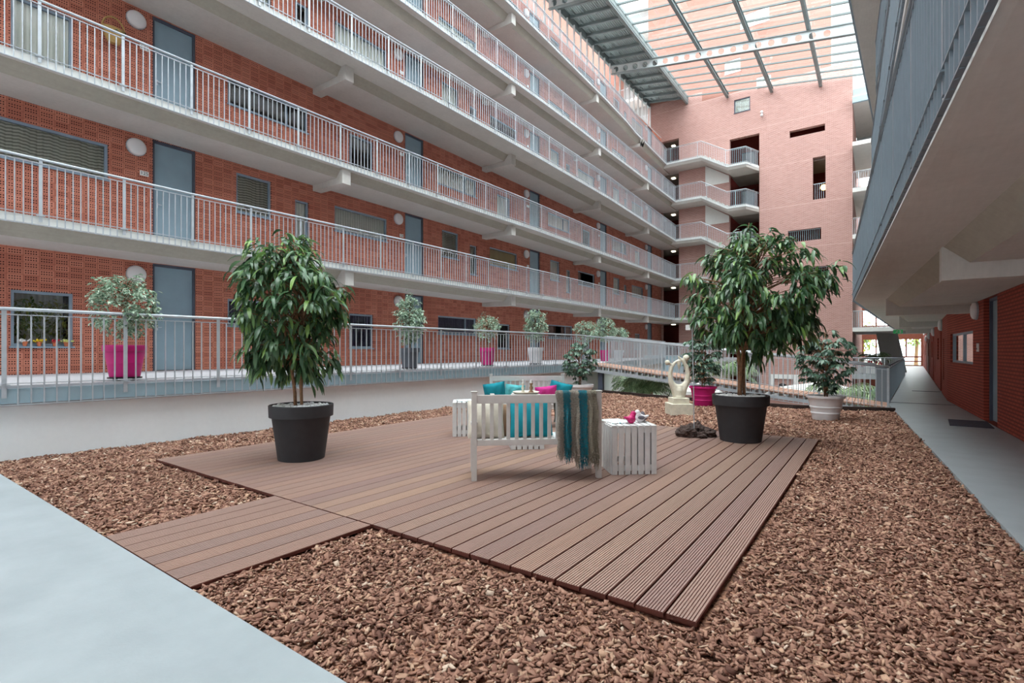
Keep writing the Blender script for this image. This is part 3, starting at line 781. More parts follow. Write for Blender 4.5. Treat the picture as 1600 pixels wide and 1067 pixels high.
# far glazed end of the corridor
FG = Fr(0, 61.9, 1, 0, 0, 1)
gops = [(-1.2, .9, .1, 2.55), (1.1, 3.3, .1, 2.55), (-1.2, .9, 3.1, 5.4), (1.1, 3.3, 3.1, 5.4), (-1.2, .9, 6, 8.4), (1.1, 3.3, 6, 8.4), (-1.2, .9, 9, 11.3), (1.1, 3.3, 9, 11.3), (-1.2, .9, 11.9, 14.2), (1.1, 3.3, 11.9, 14.2)]
panel_wall('wall_far', FG, -1.4, 3.6, -3, 17.2, gops, 'wood_frame', .1)
for i, g in enumerate(gops):
    wcount[0] += 1; w_ = thing('window_%d' % wcount[0], 'large timber framed window at the far end of the right wing, level %d, %s' % (i//2, 'left' if i % 2 == 0 else 'right'), 'window', ((g[0]+g[1])/2, 61.95, g[2])); w_['kind'] = 'structure'
    mb = MB(); mb.add([FG.P(g[0], .06, g[2]), FG.P(g[1], .06, g[2]), FG.P(g[1], .06, g[3]), FG.P(g[0], .06, g[3])], [(0, 1, 2, 3)]); mb.build('pane', 'roof_glass_mat', w_, True)
    mb = MB(); FG.box(mb, g[0], g[1], -.02, .09, g[2]+.70, g[2]+.84); FG.box(mb, g[0], g[1], -.02, .09, g[2]+.28, g[2]+.40); FG.box(mb, (g[0]+g[1])/2-.06, (g[0]+g[1])/2+.06, -.02, .09, g[2]+.84, g[3]); mb.build('window_frame', 'wood_frame', w_, True)
slabbox('wall_corridor_left', 'brick_tower', -1.45, -1.31, 46, 62, -3, 17.2)
# slanting concrete column behind the railing
mb = MB(); A = [(.28, 44), (1.6, 44), (1.6, 44.5), (.28, 44.5)]
mb.loft([[(x, y, 0) for x, y in A], [(x-.42 if i in (0, 3) else x-.55, y, 2.9) for i, (x, y) in enumerate(A)]])
struct(mb.build('pillar_slanting', 'concrete_light'), 'slanting concrete pillar beyond the right railing', 'pillar')
# rail beside the corridor
railing([(.24, 17.6, 0), (1.30, 38.4, 0)], 'long steel railing along the right walkway above the stairwell', 1.04, .25, 1.3, .12, mat='rail_paint', start=.02)
t = thing('end_panel', 'flat dark grey steel end panel at the near end of the right walkway railing', 'panel', (.2, 17.55, 0))
mb = MB(); mb.bar((-.06, 17.6, .42), (.23, 17.55, .42), .03, 1.16); mb.build('sheet', 'rail_paint', t, True)

slabbox('wall_back_light_block', 'plaster_white', -14.7, 3.2, -4.2, -4.0, -3, 18.2)  # unseen wall behind the camera, added to cut open light and bounce some

# ------------------------------------------------------------------ garden
BACK = [(.33, 15.5), (-1.76, 14.85), (-5.17, 15.55), (-8.8, 16.85)]
gpoly = [(-9.55, 1.4), (1.1, 1.4), (.873, 5.27), (.33, 15.5), (-1.76, 14.85), (-5.17, 15.55), (-8.8, 16.85)]
mb = MB(); slab_poly(mb, gpoly, -.35, -.055)
struct(mb.build('ground', 'bark_ground'), 'garden bed under the bark chips', 'ground')
slabbox('wall_bed', 'floor_low', -9.5, .6, 14.3, 14.5, -3, -.3)
mb = MB()
for a, b in zip(BACK[:-1], BACK[1:]): mb.bar((a[0], a[1]+.05, -.07), (b[0], b[1]+.05, -.07), .1, .26)
struct(mb.build('trim_4', 'soil_edge'), 'dark raised edging along the back of the bark bed', 'trim')

def in_poly(px, py, poly):
    ins = np.zeros(px.shape, bool); n_ = len(poly)
    for i in range(n_):
        x1, y1 = poly[i]; x2, y2 = poly[(i+1) % n_]
        c = ((y1 > py) != (y2 > py)) & (px < (x2-x1)*(py-y1)/((y2-y1) if y2 != y1 else 1e-9)+x1)
        ins ^= c
    return ins
def make_chips():
    rng = np.random.default_rng(5)
    XS = []; YS = []; SZ = []
    def scat(x0, x1, y0, y1, dens, size):
        k = int((x1-x0)*(y1-y0)*dens); x = rng.uniform(x0, x1, k); y = rng.uniform(y0, y1, k)
        ok = in_poly(x, y, gpoly)
        ok &= ~((x > -7.88) & (x < -.76) & (y > 2.76) & (y < 9.78))
        ok &= ~((x > -4.94) & (x < -3.43) & (y < 2.9))
        XS.append(x[ok]); YS.append(y[ok]); SZ.append(np.full(ok.sum(), size))
    scat(-4.2, 1.2, 1.4, 3.6, 2900, 1.0); scat(-.8, 1.2, 3.6, 6.5, 2500, 1.0); scat(-9.6, -4.2, 1.4, 3.6, 1900, 1.15)
    scat(-.8, 1.2, 6.5, 9.8, 1700, 1.15); scat(-9.6, -7.8, 3.6, 9.8, 1200, 1.3); scat(-9.6, 1.2, 9.7, 17, 900, 1.45)
    x = np.concatenate(XS); y = np.concatenate(YS); sz = np.concatenate(SZ); k = len(x)
    L = rng.lognormal(math.log(.0165), .35, k)*sz; W = L*rng.uniform(.35, .8, k); T = rng.uniform(.002, .0055, k)*sz
    und = .012*np.sin(x*5.1+1.3)*np.sin(y*4.3)+.008*np.sin(x*13+y*9)
    z = -.047+und+rng.uniform(0, .024, k)
    base = np.array([[-1, -.75, -1], [1, -.5, -1], [.8, .8, -1], [-.9, .6, -1], [-.95, -.65, 1], [.9, -.6, 1], [.75, .7, 1], [-.8, .7, 1]])
    V = base[None]*np.stack([L, W, T], 1)[:, None, :]
    V = V+rng.normal(0, .14, V.shape)*np.stack([L, W, T], 1)[:, None, :]
    yaw = rng.uniform(0, 2*PI, k); pit = rng.normal(0, .42, k); rol = rng.normal(0, .42, k)
    cy, sy, cp, sp, cr, sr = np.cos(yaw), np.sin(yaw), np.cos(pit), np.sin(pit), np.cos(rol), np.sin(rol)
    R = np.stack([np.stack([cy*cp, cy*sp*sr-sy*cr, cy*sp*cr+sy*sr], 1), np.stack([sy*cp, sy*sp*sr+cy*cr, sy*sp*cr-cy*sr], 1), np.stack([-sp, cp*sr, cp*cr], 1)], 1)
    V = np.einsum('kij,kvj->kvi', R, V)+np.stack([x, y, z], 1)[:, None, :]
    F = np.array([[0, 3, 2, 1], [4, 5, 6, 7], [0, 1, 5, 4], [1, 2, 6, 5], [2, 3, 7, 6], [3, 0, 4, 7]])
    Fa = (F[None]+(np.arange(k)*8)[:, None, None]).reshape(-1)
    me = bpy.data.meshes.new('bark_chips'); me.vertices.add(k*8); me.vertices.foreach_set('co', V.astype(np.float32).reshape(-1))
    me.loops.add(k*24); me.loops.foreach_set('vertex_index', Fa.astype(np.int32))
    me.polygons.add(k*6); me.polygons.foreach_set('loop_start', np.arange(k*6, dtype=np.int32)*4); me.polygons.foreach_set('loop_total', np.full(k*6, 4, np.int32))
    me.materials.append(MATS['bark_chips']); me.update(calc_edges=True)
    o = bpy.data.objects.new('bark_chips', me); C.objects.link(o)
    tag(o, 'loose red-brown bark chips covering the garden bed around the deck', 'bark chips', None, 'stuff')
make_chips()

# ---- deck
def board(mb, x0, x1, y0, y1, z0=-.028, z1=0.0, side=1, ng=9):
    w = x1-x0; pr = [(x0, z0), (x0, z1-.002)]
    p = w/ng
    for i in range(ng):
        a = x0+i*p
        pr += [(a+p*.06, z1), (a+p*.72, z1), (a+p*.76, z1-.005), (a+p*1.0 if i < ng-1 else a+p*.99, z1-.005)]
    pr += [(x1, z0)]
    n_ = len(pr); k = len(mb.v)
    for y in (y0, y1): mb.v += [(a, y, b) for a, b in pr]
    for j in range(n_):
        j2 = (j+1) % n_; mb.f.append((k+j, k+j2, k+n_+j2, k+n_+j))
        zz = (pr[j][1]+pr[j2][1])/2
        mb.m.append(0 if zz > z1-.0026 and j not in (0, n_-2, n_-1) else side)
    mb.f.append(tuple(range(k, k+n_))[::-1]); mb.m.append(side); mb.f.append(tuple(range(k+n_, k+2*n_))); mb.m.append(side)
P_ = .1766
dk = thing('wooden_deck', 'large brown deck of grooved hardwood boards in the middle of the bark bed', 'deck', (-4.3, 6.25, 0))
mb = MB(); rs = random.Random(3)
for i in range(40):
    x1 = -.79-i*P_; x0 = x1-P_+(.014 if i < 14 else .009)
    board(mb, x0+rs.uniform(-.001, .001), x1+rs.uniform(-.001, .001), 2.80+rs.uniform(-.004, .004), 9.74+rs.uniform(-.006, .006))
mb.build('deck_boards', ['deck_board', 'deck_side'], dk, True)
mb = MB()
for y in (2.86, 4.5, 6.2, 7.9, 9.65): mb.box(-7.82, -.82, y-.03, y+.03, -.054, -.028)
mb.build('bearers', 'deck_side', dk, True)
pk = thing('deck_path', 'short path of grooved boards leading from the near walkway to the big deck', 'deck', (-4.15, 2.1, 0))
mb = MB()
for i in range(8):
    x1 = -3.44-i*.1847; board(mb, x1-.1847+.011, x1, 1.41, 2.785)
mb.build('deck_boards', ['deck_board', 'deck_side'], pk, True)
mb = MB()
for y in (1.5, 2.1, 2.7): mb.box(-4.9, -3.46, y-.03, y+.03, -.054, -.028)
mb.build('bearers', 'deck_side', pk, True)

# ---- ramp
NE = [(-8.78, 16.9, .98), (.22, 15.82, .03)]; WD = 1.62
def npt(t): return Vector(NE[0]).lerp(Vector(NE[1]), t)
rp = thing('timber_ramp', 'timber boarded ramp sloping down from the left gallery to the right walkway', 'ramp', (-4, 17, 0))
mb = MB(); nb = 62
for i in range(nb):
    a = npt(i/nb); b = npt((i+.9)/nb)
    mb.add([a, b, b+Vector((0, WD, 0)), a+Vector((0, WD, 0)), a-Vector((0, 0, .04)), b-Vector((0, 0, .04)), b+Vector((0, WD, -.04)), a+Vector((0, WD, -.04))],
           [(0, 1, 2, 3), (7, 6, 5, 4), (0, 4, 5, 1), (1, 5, 6, 2), (2, 6, 7, 3), (3, 7, 4, 0)])
mb.build('ramp_boards', 'ramp_board', rp, True)
mb = MB()
for oy in (-.03, WD+.03):
    mb.bar(npt(0)+Vector((0, oy, -.19)), npt(.985)+Vector((0, oy, -.14)), .05, .09)
for i in range(40): p = npt((i+.5)/41); mb.bar(p+Vector((0, .01, -.09)), p+Vector((0, WD-.01, -.09)), .05, .09)
mb.build('steel_frame', 'galvanised', rp, True)
for j, tq in enumerate((.07, .5)):
    p = npt(tq); mb = MB(); mb.box(p.x-.09, p.x+.09, p.y+.05, p.y+.19, -2.9 if j else -2.9, p.z-.16); mb.build('support_post', 'dark_frame', rp, True)
railing([tuple(npt(0)+Vector((0, -.05, 0))), tuple(npt(1)+Vector((0, -.05, 0)))], 'galvanised railing on the garden side of the timber ramp', 1.02, .25, 1.5, .125, start=.05, br=.008)
railing([tuple(npt(0)+Vector((0, WD+.05, 0))), tuple(npt(.97)+Vector((0, WD+.05, 0)))], 'galvanised railing on the far side of the timber ramp', 1.02, .25, 1.5, .125, start=.05, br=.008)

# ---- steel stair into the lower level
st = thing('steel_stair', 'grey steel stair going down behind the ramp to the lower level', 'stairs', (-1, 27, -2.95))
mb = MB()
for oy in (-.6, .6): mb.bar((.35, 28+oy, -.08), (-3.6, 26.6+oy, -2.95), .05, .28)
mb.build('stringers', 'steel_blue', st, True)
for i in range(15):
    f = (i+.5)/15; p = Vector((.35, 28, -.05)).lerp(Vector((-3.6, 26.6, -2.95)), f)
    mb = MB(); mb.box(p.x-.14, p.x+.14, p.y-.58, p.y+.58, p.z-.03, p.z+.01); mb.build('tread', 'dark_frame', st, True)
mb = MB(); mb.box(.3, .78, 27.3, 28.7, -.26, -.02); mb.build('landing', 'steel_blue', st, True)

# ---- plants
def leafset(mb, rnd, p, d, L, W, droop=.5, segs=4, m=0, fold=.25):
    p = Vector(p); d = Vector(d).normalized()
    side = d.cross(Vector((0, 0, 1)))
    if side.length < .05: side = Vector((1, 0, 0))
    side.normalize(); roll = rnd.uniform(-.6, .6)
    side = (Matrix.Rotation(roll, 3, d) @ side)
    pts = []; q = p.copy(); dd = d.copy()
    k = len(mb.v)
    for i in range(segs+1):
        t = i/segs; w = W*.5*(math.sin(PI*min(.97, .06+t*.94))**.75)
        nrm = side.cross(dd)
        mb.v += [tuple(q-side*w+nrm*w*fold), tuple(q), tuple(q+side*w+nrm*w*fold)]
        dd = (dd+Vector((0, 0, -droop/segs))).normalized(); q = q+dd*(L/segs)
    for i in range(segs):
        a = k+3*i
        mb.f += [(a, a+1, a+4, a+3), (a+1, a+2, a+5, a+4)]; mb.m += [m, m]

def pot_profile(kind, R, H):
    if kind == 'rim':   # flared pot with a deep collar
        return [(R*.70, 0), (R*.72, .004), (R*.90, H*.775), (R*.905, H*.78), (R*.985, H*.785), (R*1.0, H*.99), (R*.985, H), (R*.93, H), (R*.92, H*.93), (R*.1, H*.93)]
    if kind == 'ringed':
        return [(R*.66, 0), (R*.68, .01), (R*.72, H*.26), (R*.76, H*.27), (R*.76, H*.31), (R*.74, H*.33), (R*.785, H*.50), (R*.825, H*.51), (R*.825, H*.55), (R*.80, H*.57), (R*.90, H*.88), (R*.99, H*.91), (R*1.0, H*.985), (R*.97, H), (R*.90, H*.985), (R*.88, H*.92), (R*.1, H*.92)]
    return [(R*.68, 0), (R*.70, .01), (R*.80, H*.42), (R*.82, H*.43), (R*.81, H*.46), (R*.91, H*.78), (R*.96, H*.80), (R*1.0, H*.83), (R*1.0, H*.98), (R*.97, H), (R*.91, H*.98), (R*.90, H*.92), (R*.1, H*.92)]

def pebbles(parent, R, z, rnd, seed=1):
    mb = MB()
    for i in range(130):
        r = R*math.sqrt(rnd.random()); t = rnd.random()*2*PI; s_ = rnd.uniform(.014, .026)
        mb.sphere((r*math.cos(t), r*math.sin(t), z+rnd.uniform(-.006, .008)), s_, 0, 6, 4, (1, 1, .7))
    o = mb.build('white_pebbles', 'white_paint', parent, smooth=True); o['kind'] = 'stuff'; return o

def ficus(loc, R, H, lean, stems, crown, radii, nclus, seed, label, pot='pot_black', shape=None):
    rnd = random.Random(seed)
    t = thing('potted_tree', label, 'tree', loc)
    mb = MB(); mb.lathe(pot_profile('rim', R, H), 48); smooth_angle(mb.build('pot', pot, t, smooth=True))
    mb = MB(); mb.lathe([(.02, H*.90), (R*.91, H*.90), (R*.91, H*.965), (.02, H*.975)], 24); mb.build('soil', 'white_paint', t)
    pebbles(t, R*.86, H*.975, rnd)
    crown = Vector(crown); tr = MB(); tops = []
    for i, (ox, oy, ex, ey, r) in enumerate(stems):
        pts = []
        for j in range(9):
            f = j/8; zz = H*.9+(crown.z+radii[2]*.35-H*.9)*f
            pts.append((ox+(ex-ox)*f**1.4+.018*math.sin(f*7+i*2), oy+(ey-oy)*f**1.4+.018*math.cos(f*6+i), zz))
        tr.tube(pts, [r*(1-.5*j/8) for j in range(9)], 8); tops.append([Vector(p) for p in pts])
    lf = MB()
    for c in range(nclus):
        while True:
            v = Vector((rnd.gauss(0, 1), rnd.gauss(0, 1), rnd.gauss(0, 1))).normalized()
            rr = rnd.uniform(.5, 1)**.6
            if shape is None or shape(v): break
        q = crown+Vector((v.x*radii[0], v.y*radii[1], v.z*radii[2]))*rr
        q += Vector((noise.noise(q*2.1), noise.noise(q*2.1+Vector((9, 0, 0))), noise.noise(q*2.1+Vector((0, 9, 0)))))*.26
        st_ = tops[c % len(tops)]; base = min(st_[3:], key=lambda s_: (s_-q).length+abs((s_.z+.45)-q.z)*.8)
        mid = (base+q)*.5+Vector((0, 0, .12))
        tr.tube([base, mid, q], [.011, .008, .004], 5)
        out = (q-crown); out.z *= .4
        out = out.normalized() if out.length > .01 else Vector((1, 0, 0))
        nl = rnd.randint(12, 18)
        for i in range(nl):
            a = rnd.uniform(0, 2*PI); rad = Vector((math.cos(a), math.sin(a), rnd.uniform(-.5, .35)))
            d = rad*.75+out*.55
            b = q-out*rnd.uniform(0, .20)+Vector((rnd.gauss(0, .03), rnd.gauss(0, .03), rnd.gauss(0, .045)))
            leafset(lf, rnd, b, d, rnd.uniform(.16, .27), rnd.uniform(.042, .06), rnd.uniform(1.2, 2.5), 4)
    tr.build('trunk', 'bark_wood', t, smooth=True)
    lf.build('foliage', 'leaf_ficus', t, smooth=True)
    return t
RV = Vector((CR, SR, 0)); FV = Vector((-SR, CR, 0))
def rf(a, b): return (CR*a-SR*b, SR*a+CR*b)
def st5(a, b, c, d, r): return rf(a, b)+rf(c, d)+(r,)
ficus((-6.33, 3.97, 0), .41, .73, 0, [st5(-.09, -.02, -.30, .0, .023), st5(-.02, .03, -.06, .1, .018), st5(.03, -.02, .03, -.05, .022)],
      rf(-.2, 0)+(2.06,), (.78, .74, 1.04), 175, 4, 'tall green potted ficus tree in a black pot on the left side of the deck')
ficus((-1.81, 8.89, 0), .43, .74, 0, [st5(-.02, 0, -.12, .0, .036), st5(.05, .02, .26, .1, .026), st5(.0, -.03, .05, -.1, .024)],
      rf(.22, 0)+(2.38,), (1.1, 1.02, 1.08), 215, 9, 'tall green potted ficus tree at the back right corner of the deck')

def small_ficus(loc, R, H, kind, potm, z0, z1, rad, n_, seed, label, group, wheels=False, ztrunk=None, mat='leaf_variegated', Lf=(.06, .10)):
    rnd = random.Random(seed); t = thing('potted_ficus', label, 'potted plant', loc, 0, group)
    mb = MB(); b0 = .06 if wheels else 0
    mb.lathe([(r, z+b0) for r, z in pot_profile(kind, R, H)], 36); smooth_angle(mb.build('pot', potm, t, smooth=True))
    mb = MB(); mb.lathe([(.01, H*.9+b0), (R*.9, H*.9+b0), (R*.88, H*.93+b0), (.01, H*.94+b0)], 20); mb.build('gravel_top', 'white_paint', t)
    if wheels:
        mb = MB(); mb.lathe([(.02, .035), (R*.78, .035), (R*.78, .055), (.02, .055)], 24); tl_ = mb.build('trolley', 'black_metal', t)
        for i in range(4):
            a = i*PI/2+.4; mb = MB(); mb.lathe([(.001, -.012), (.02, -.012), (.02, .012), (.001, .012)], 12, axis='x', c=(R*.6*math.cos(a), R*.6*math.sin(a), .02)); mb.build('caster', 'black_metal', tl_)
    tr = MB(); zc = (z0+z1)/2; zr = (z1-z0)/2
    tr.tube([(0, 0, H*.9+b0), (.012, .01, H+.15), (-.01, 0, zc), (0, 0, zc+zr*.5)], [.016, .014, .012, .005], 7)
    tr.tube([(.02, .02, H*.9+b0), (-.012, .02, H+.15), (.015, .01, zc)], [.012, .01, .005], 6)
    lf = MB()
    for c in range(int(n_*1.35)):
        v = Vector((rnd.gauss(0, 1), rnd.gauss(0, 1), rnd.gauss(0, 1))).normalized()*rnd.uniform(.35, 1)**.5
        q = Vector((v.x*rad, v.y*rad, zc+v.z*zr)); q += Vector((noise.noise(q*4+Vector(loc)), noise.noise(q*4+Vector((5, 0, 0))), 0))*.07
        if c % 3 == 0: tr.tube([(0, 0, max(H, q.z-.18)), (q.x*.5, q.y*.5, q.z-.02), q], [.006, .005, .002], 4)
        for i in range(12):
            a = rnd.uniform(0, 2*PI); d = Vector((math.cos(a), math.sin(a), rnd.uniform(-.4, .5)))+v*.5
            leafset(lf, rnd, q+Vector((rnd.gauss(0, .035), rnd.gauss(0, .035), rnd.gauss(0, .035))), d, rnd.uniform(*Lf), rnd.uniform(.5, .62)*Lf[0]*1.05, rnd.uniform(.6, 1.6), 3, fold=.15)
    tr.build('trunk', 'bark_wood', t, smooth=True); lf.build('foliage', mat, t, smooth=True)
    return t
GG = 'potted ficus trees on the ground gallery'
small_ficus((-9.73, 3.04, .98), .29, .50, 'plain', 'pot_pink', .65, 1.72, .44, 120, 21, 'pale variegated ficus in a pink pot, nearest of the row on the ground gallery', GG, True)
small_ficus((-9.62, 6.05, .98), .27, .50, 'plain', 'pot_white', .75, 1.75, .36, 90, 22, 'variegated ficus in a white pot, on the gallery behind the left deck tree', GG, True)
small_ficus((-9.49, 8.89, .98), .25, .48, 'rim', 'pot_grey', .66, 1.88, .36, 125, 23, 'tall pale ficus in a grey pot in front of a blue gallery door', GG, True)
small_ficus((-9.36, 11.84, .98), .24, .50, 'rim', 'pot_pink', .78, 1.56, .36, 100, 24, 'round-headed ficus in a pink pot on the ground gallery, by the purple curtained window', GG, True, Lf=(.045, .075))
small_ficus((-9.25, 14.27, .98), .27, .52, 'rim', 'pot_white', .75, 1.85, .38, 115, 25, 'tall pale ficus in a white pot on the ground gallery, last before the ramp', GG, True)
small_ficus((-10.0, 19.3, .98), .25, .50, 'rim', 'pot_grey', .85, 1.75, .5, 110, 26, 'ficus in a grey pot on the gallery, first beyond the ramp', GG)
small_ficus((-10.0, 21.2, .98), .25, .50, 'rim', 'pot_pink', .85, 2.0, .45, 110, 27, 'ficus in a pink pot on the gallery, tallest beyond the ramp', GG)
small_ficus((-10.1, 22.9, .98), .25, .50, 'rim', 'pot_white', .9, 1.6, .45, 90, 28, 'ficus in a white pot on the gallery, last and lowest beyond the ramp', GG)

def aralia(loc, R, H, kind, potm, z0, z1, rad, n_, seed, label):
    rnd = random.Random(seed); t = thing('potted_shrub', label, 'potted plant', loc)
    mb = MB(); mb.lathe(pot_profile(kind, R, H), 40); smooth_angle(mb.build('pot', potm, t, smooth=True))
    mb = MB(); mb.lathe([(.01, H*.9), (R*.86, H*.9), (R*.84, H*.93), (.01, H*.95)], 20); mb.build('gravel_top', 'white_paint', t)
    tr = MB(); zc = (z0+z1)/2; zr = (z1-z0)/2
    for i in range(3):
        a = i*2.1; tr.tube([(.03*math.cos(a), .03*math.sin(a), H*.9), (.05*math.cos(a+1), .05*math.sin(a+1), zc*.9), (.08*math.cos(a), .08*math.sin(a), zc+zr*.5)], [.016, .013, .006], 6)
    lf = MB()
    for c in range(n_):
        v = Vector((rnd.gauss(0, 1), rnd.gauss(0, 1), rnd.gauss(0, 1))).normalized()*rnd.uniform(.3, 1)**.5
        q = Vector((v.x*rad, v.y*rad, zc+v.z*zr))
        if c % 2 == 0: tr.tube([(0, 0, max(H, q.z-.15)), (q.x*.5, q.y*.5, q.z), q], [.006, .005, .003], 4)
        out = Vector((v.x, v.y, .15)).normalized() if v.length > .01 else Vector((1, 0, 0))
        a0 = math.atan2(out.y, out.x)
        for i in range(6):
            a = a0+(i-2.5)*.52+rnd.uniform(-.12, .12); d = Vector((math.cos(a), math.sin(a), .1))
            leafset(lf, rnd, q, d, rnd.uniform(.13, .19), rnd.uniform(.052, .07), rnd.uniform(.9, 1.7), 3, fold=.12)
    tr.build('trunk', 'bark_wood', t, smooth=True); lf.build('foliage', 'leaf_aralia', t, smooth=True)
aralia((-7.45, 14.0, -.03), .42, .46, 'plain', 'pot_white', .52, 1.86, .50, 120, 31, 'dark green shrub in a white pot behind the far bench by the white wall')
aralia((-3.86, 14.3, -.03), .36, .52, 'ringed', 'pot_pink', .6, 2.05, .50, 130, 32, 'blue-green shrub in a ringed pink pot beside the stone sculpture')
aralia((-.92, 12.9, -.03), .37, .52, 'ringed', 'pot_white', .6, 1.95, .56, 150, 33, 'dark green shrub in a ringed white pot at the right end of the bark bed')

def palm(loc, h, R, n_, seed, label, group=None):
    rnd = random.Random(seed); t = thing('palm_plant', label, 'palm', loc, 0, group)
    mb = MB(); mb.tube([(0, 0, 0), (.05, .02, h*.5), (0, 0, h)], [.09, .07, .06], 8); mb.build('trunk', 'bark_wood', t)
    lf = MB()
    for i in range(n_):
        a = rnd.uniform(0, 2*PI); d = Vector((math.cos(a), math.sin(a), rnd.uniform(.2, 1.3))).normalized()
        q = Vector((0, 0, h+rnd.uniform(-.15, .15))); dd = d.copy(); pts = [q.copy()]
        for j in range(7): dd = (dd+Vector((0, 0, -.17))).normalized(); q = q+dd*R/7; pts.append(q.copy())
        lf.tube(pts, [.008]*8, 4)
        for j in range(1, 8):
            dr = (pts[j]-pts[j-1]).normalized(); sd = dr.cross(Vector((0, 0, 1))).normalized()
            for e in range(2):
                pp = pts[j-1].lerp(pts[j], e*.5)
                for s_ in (-1, 1): leafset(lf, rnd, pp, dr*.6+sd*s_, R*.34, .035, .8, 2)
    lf.build('fronds', 'leaf_palm', t)
PG = 'palms rising from the lower level behind the ramp'
palm((-6.6, 17.75, -2.95), 3.15, 1.0, 44, 41, 'bushy palm just behind the edging, below the middle of the ramp', PG)
palm((-7.6, 19.0, -2.95), 3.05, 1.0, 34, 42, 'bushy palm below the ramp nearest the left white wall', PG)
palm((-6.3, 27.5, -2.95), 3.4, 1.5, 40, 43, 'feathery palm seen behind the trunk of the right deck tree', PG)
palm((-1.0, 21.5, -2.95), 2.85, 1.2, 36, 44, 'feathery palm seen through the ramp railing behind the white potted shrub', PG)
palm((-.2, 42.2, 0), 1.0, .95, 30, 45, 'small palm in front of the far timber window', None)
t = thing('flower_planter', 'low white planter with red flowers on the bridge beside the tower', 'planter', (-.35, 40.3, 0))
mb = MB(); mb.box(-.6, .6, -.25, .25, 0, .45); bevel(mb.build('planter_box', 'white_paint', t))
mb = MB(); rnd = random.Random(2)
for i in range(60): mb.sphere((rnd.uniform(-.55, .55), rnd.uniform(-.22, .22), rnd.uniform(.45, .75)), .06, 0, 6, 4)
mb.build('flowers', 'red_flower', t)

def parasol(loc, s_, label):
    t = thing('parasol', label, 'parasol', loc, .35)
    mb = MB(); h = 2.5
    top = (0, 0, h+.34); e = [(s_*x, s_*y, h) for x, y in ((-1, -1), (0, -1.02), (1, -1), (1.02, 0), (1, 1), (0, 1.02), (-1, 1), (-1.02, 0))]
    mb.add([top]+e+[(a, b, c-.14) for a, b, c in e], [(0, 1+i, 1+(i+1) % 8) for i in range(8)]+[(1+i, 9+i, 9+(i+1) % 8, 1+(i+1) % 8) for i in range(8)]); mb.build('canopy', 'parasol_white', t)
    mb = MB(); mb.tube([(0, 0, -.2), (0, 0, h+.3)], .025, 8); mb.build('pole', 'galvanised', t)
    mb = MB(); mb.box(-.3, .3, -.3, .3, -.27, -.2); mb.build('base', 'concrete', t)
parasol((-6.2, 21.8, -2.68), .95, 'white parasol on the lower level behind the stone sculpture')
parasol((-1.9, 25.2, -2.68), 1.35, 'large white parasol on the lower level behind the ramp, left of the steel stair')
t = thing('display_panel', 'white framed panel with a dark round ornament at the foot of the tower', 'panel', (-5.2, 38.9, -1.0), 0)
mb = MB(); mb.box(-.85, .85, 0, .08, .55, .85); mb.box(-.85, -.6, 0, .08, -.3, .55); mb.box(.6, .85, 0, .08, -.3, .55); mb.box(-1.1, 1.1, -.25, .06, -.55, -.3); mb.build('frame', 'white_paint', t)
mb = MB(); mb.sphere((-.05, -.12, .05), .26, 0, 14, 8, (1, .5, .8)); mb.build('ornament', 'black_metal', t, smooth=True)

# ---- furniture on the deck
def bench(loc, rz, label):
    t = thing('garden_bench', label, 'bench', loc, rz, None); W = 1.42; D = .52
    def part(name, fn, lab=None):
        mb = MB(); fn(mb); o = bevel(mb.build(name, 'bench_paint', t), .003); 
        return o
    for sx in (-1, 1):
        part('leg', lambda m: (m.box(sx*W/2-.03, sx*W/2+.03, 0, .06, 0, .985), m.box(sx*W/2-.036, sx*W/2+.036, -.006, .066, .985, .998)))
        part('leg', lambda m: m.box(sx*W/2-.03, sx*W/2+.03, D-.06, D, 0, .62))
        part('armrest', lambda m: m.box(sx*W/2-.038, sx*W/2+.038, .06, D+.02, .62, .645))
        part('side_rail', lambda m: (m.box(sx*W/2-.015, sx*W/2+.015, .06, D-.06, .35, .42), m.box(sx*W/2-.012, sx*W/2+.012, .06, D-.06, .12, .16)))
    part('back_rail', lambda m: m.box(-W/2+.03, W/2-.03, .012, .048, .86, .955))
    part('back_rail', lambda m: m.box(-W/2+.03, W/2-.03, .012, .048, .39, .455))
    for i in range(14):
        x = -W/2+.03+(W-.06)*(i+.8)/14.6
        part('slat', lambda m: m.box(x-.021, x+.021, .02, .040, .455, .86))
    def seat(m):
        for i in range(5): m.box(-W/2+.03, W/2-.03, .055+i*.093, .055+i*.093+.08, .425, .447)
        m.box(-W/2+.03, W/2-.03, D-.045, D-.015, .35, .425)
    part('seat', seat)
    return t
# near bench faces away from the camera, far bench faces it
AX = math.atan2(.92, 1.05)
def loc2(o, rz, x, y, z=0):
    return (o[0]+math.cos(rz)*x-math.sin(rz)*y, o[1]+math.sin(rz)*x+math.cos(rz)*y, o[2]+z)
B1 = (-3.115, 4.85, 0); bench(B1, AX, 'near white slatted garden bench with its back to the camera and a throw over it')
RB2 = AX+PI; B2 = (-5.62, 8.37, 0); bench(B2, RB2, 'far white slatted garden bench facing the camera with cushions')

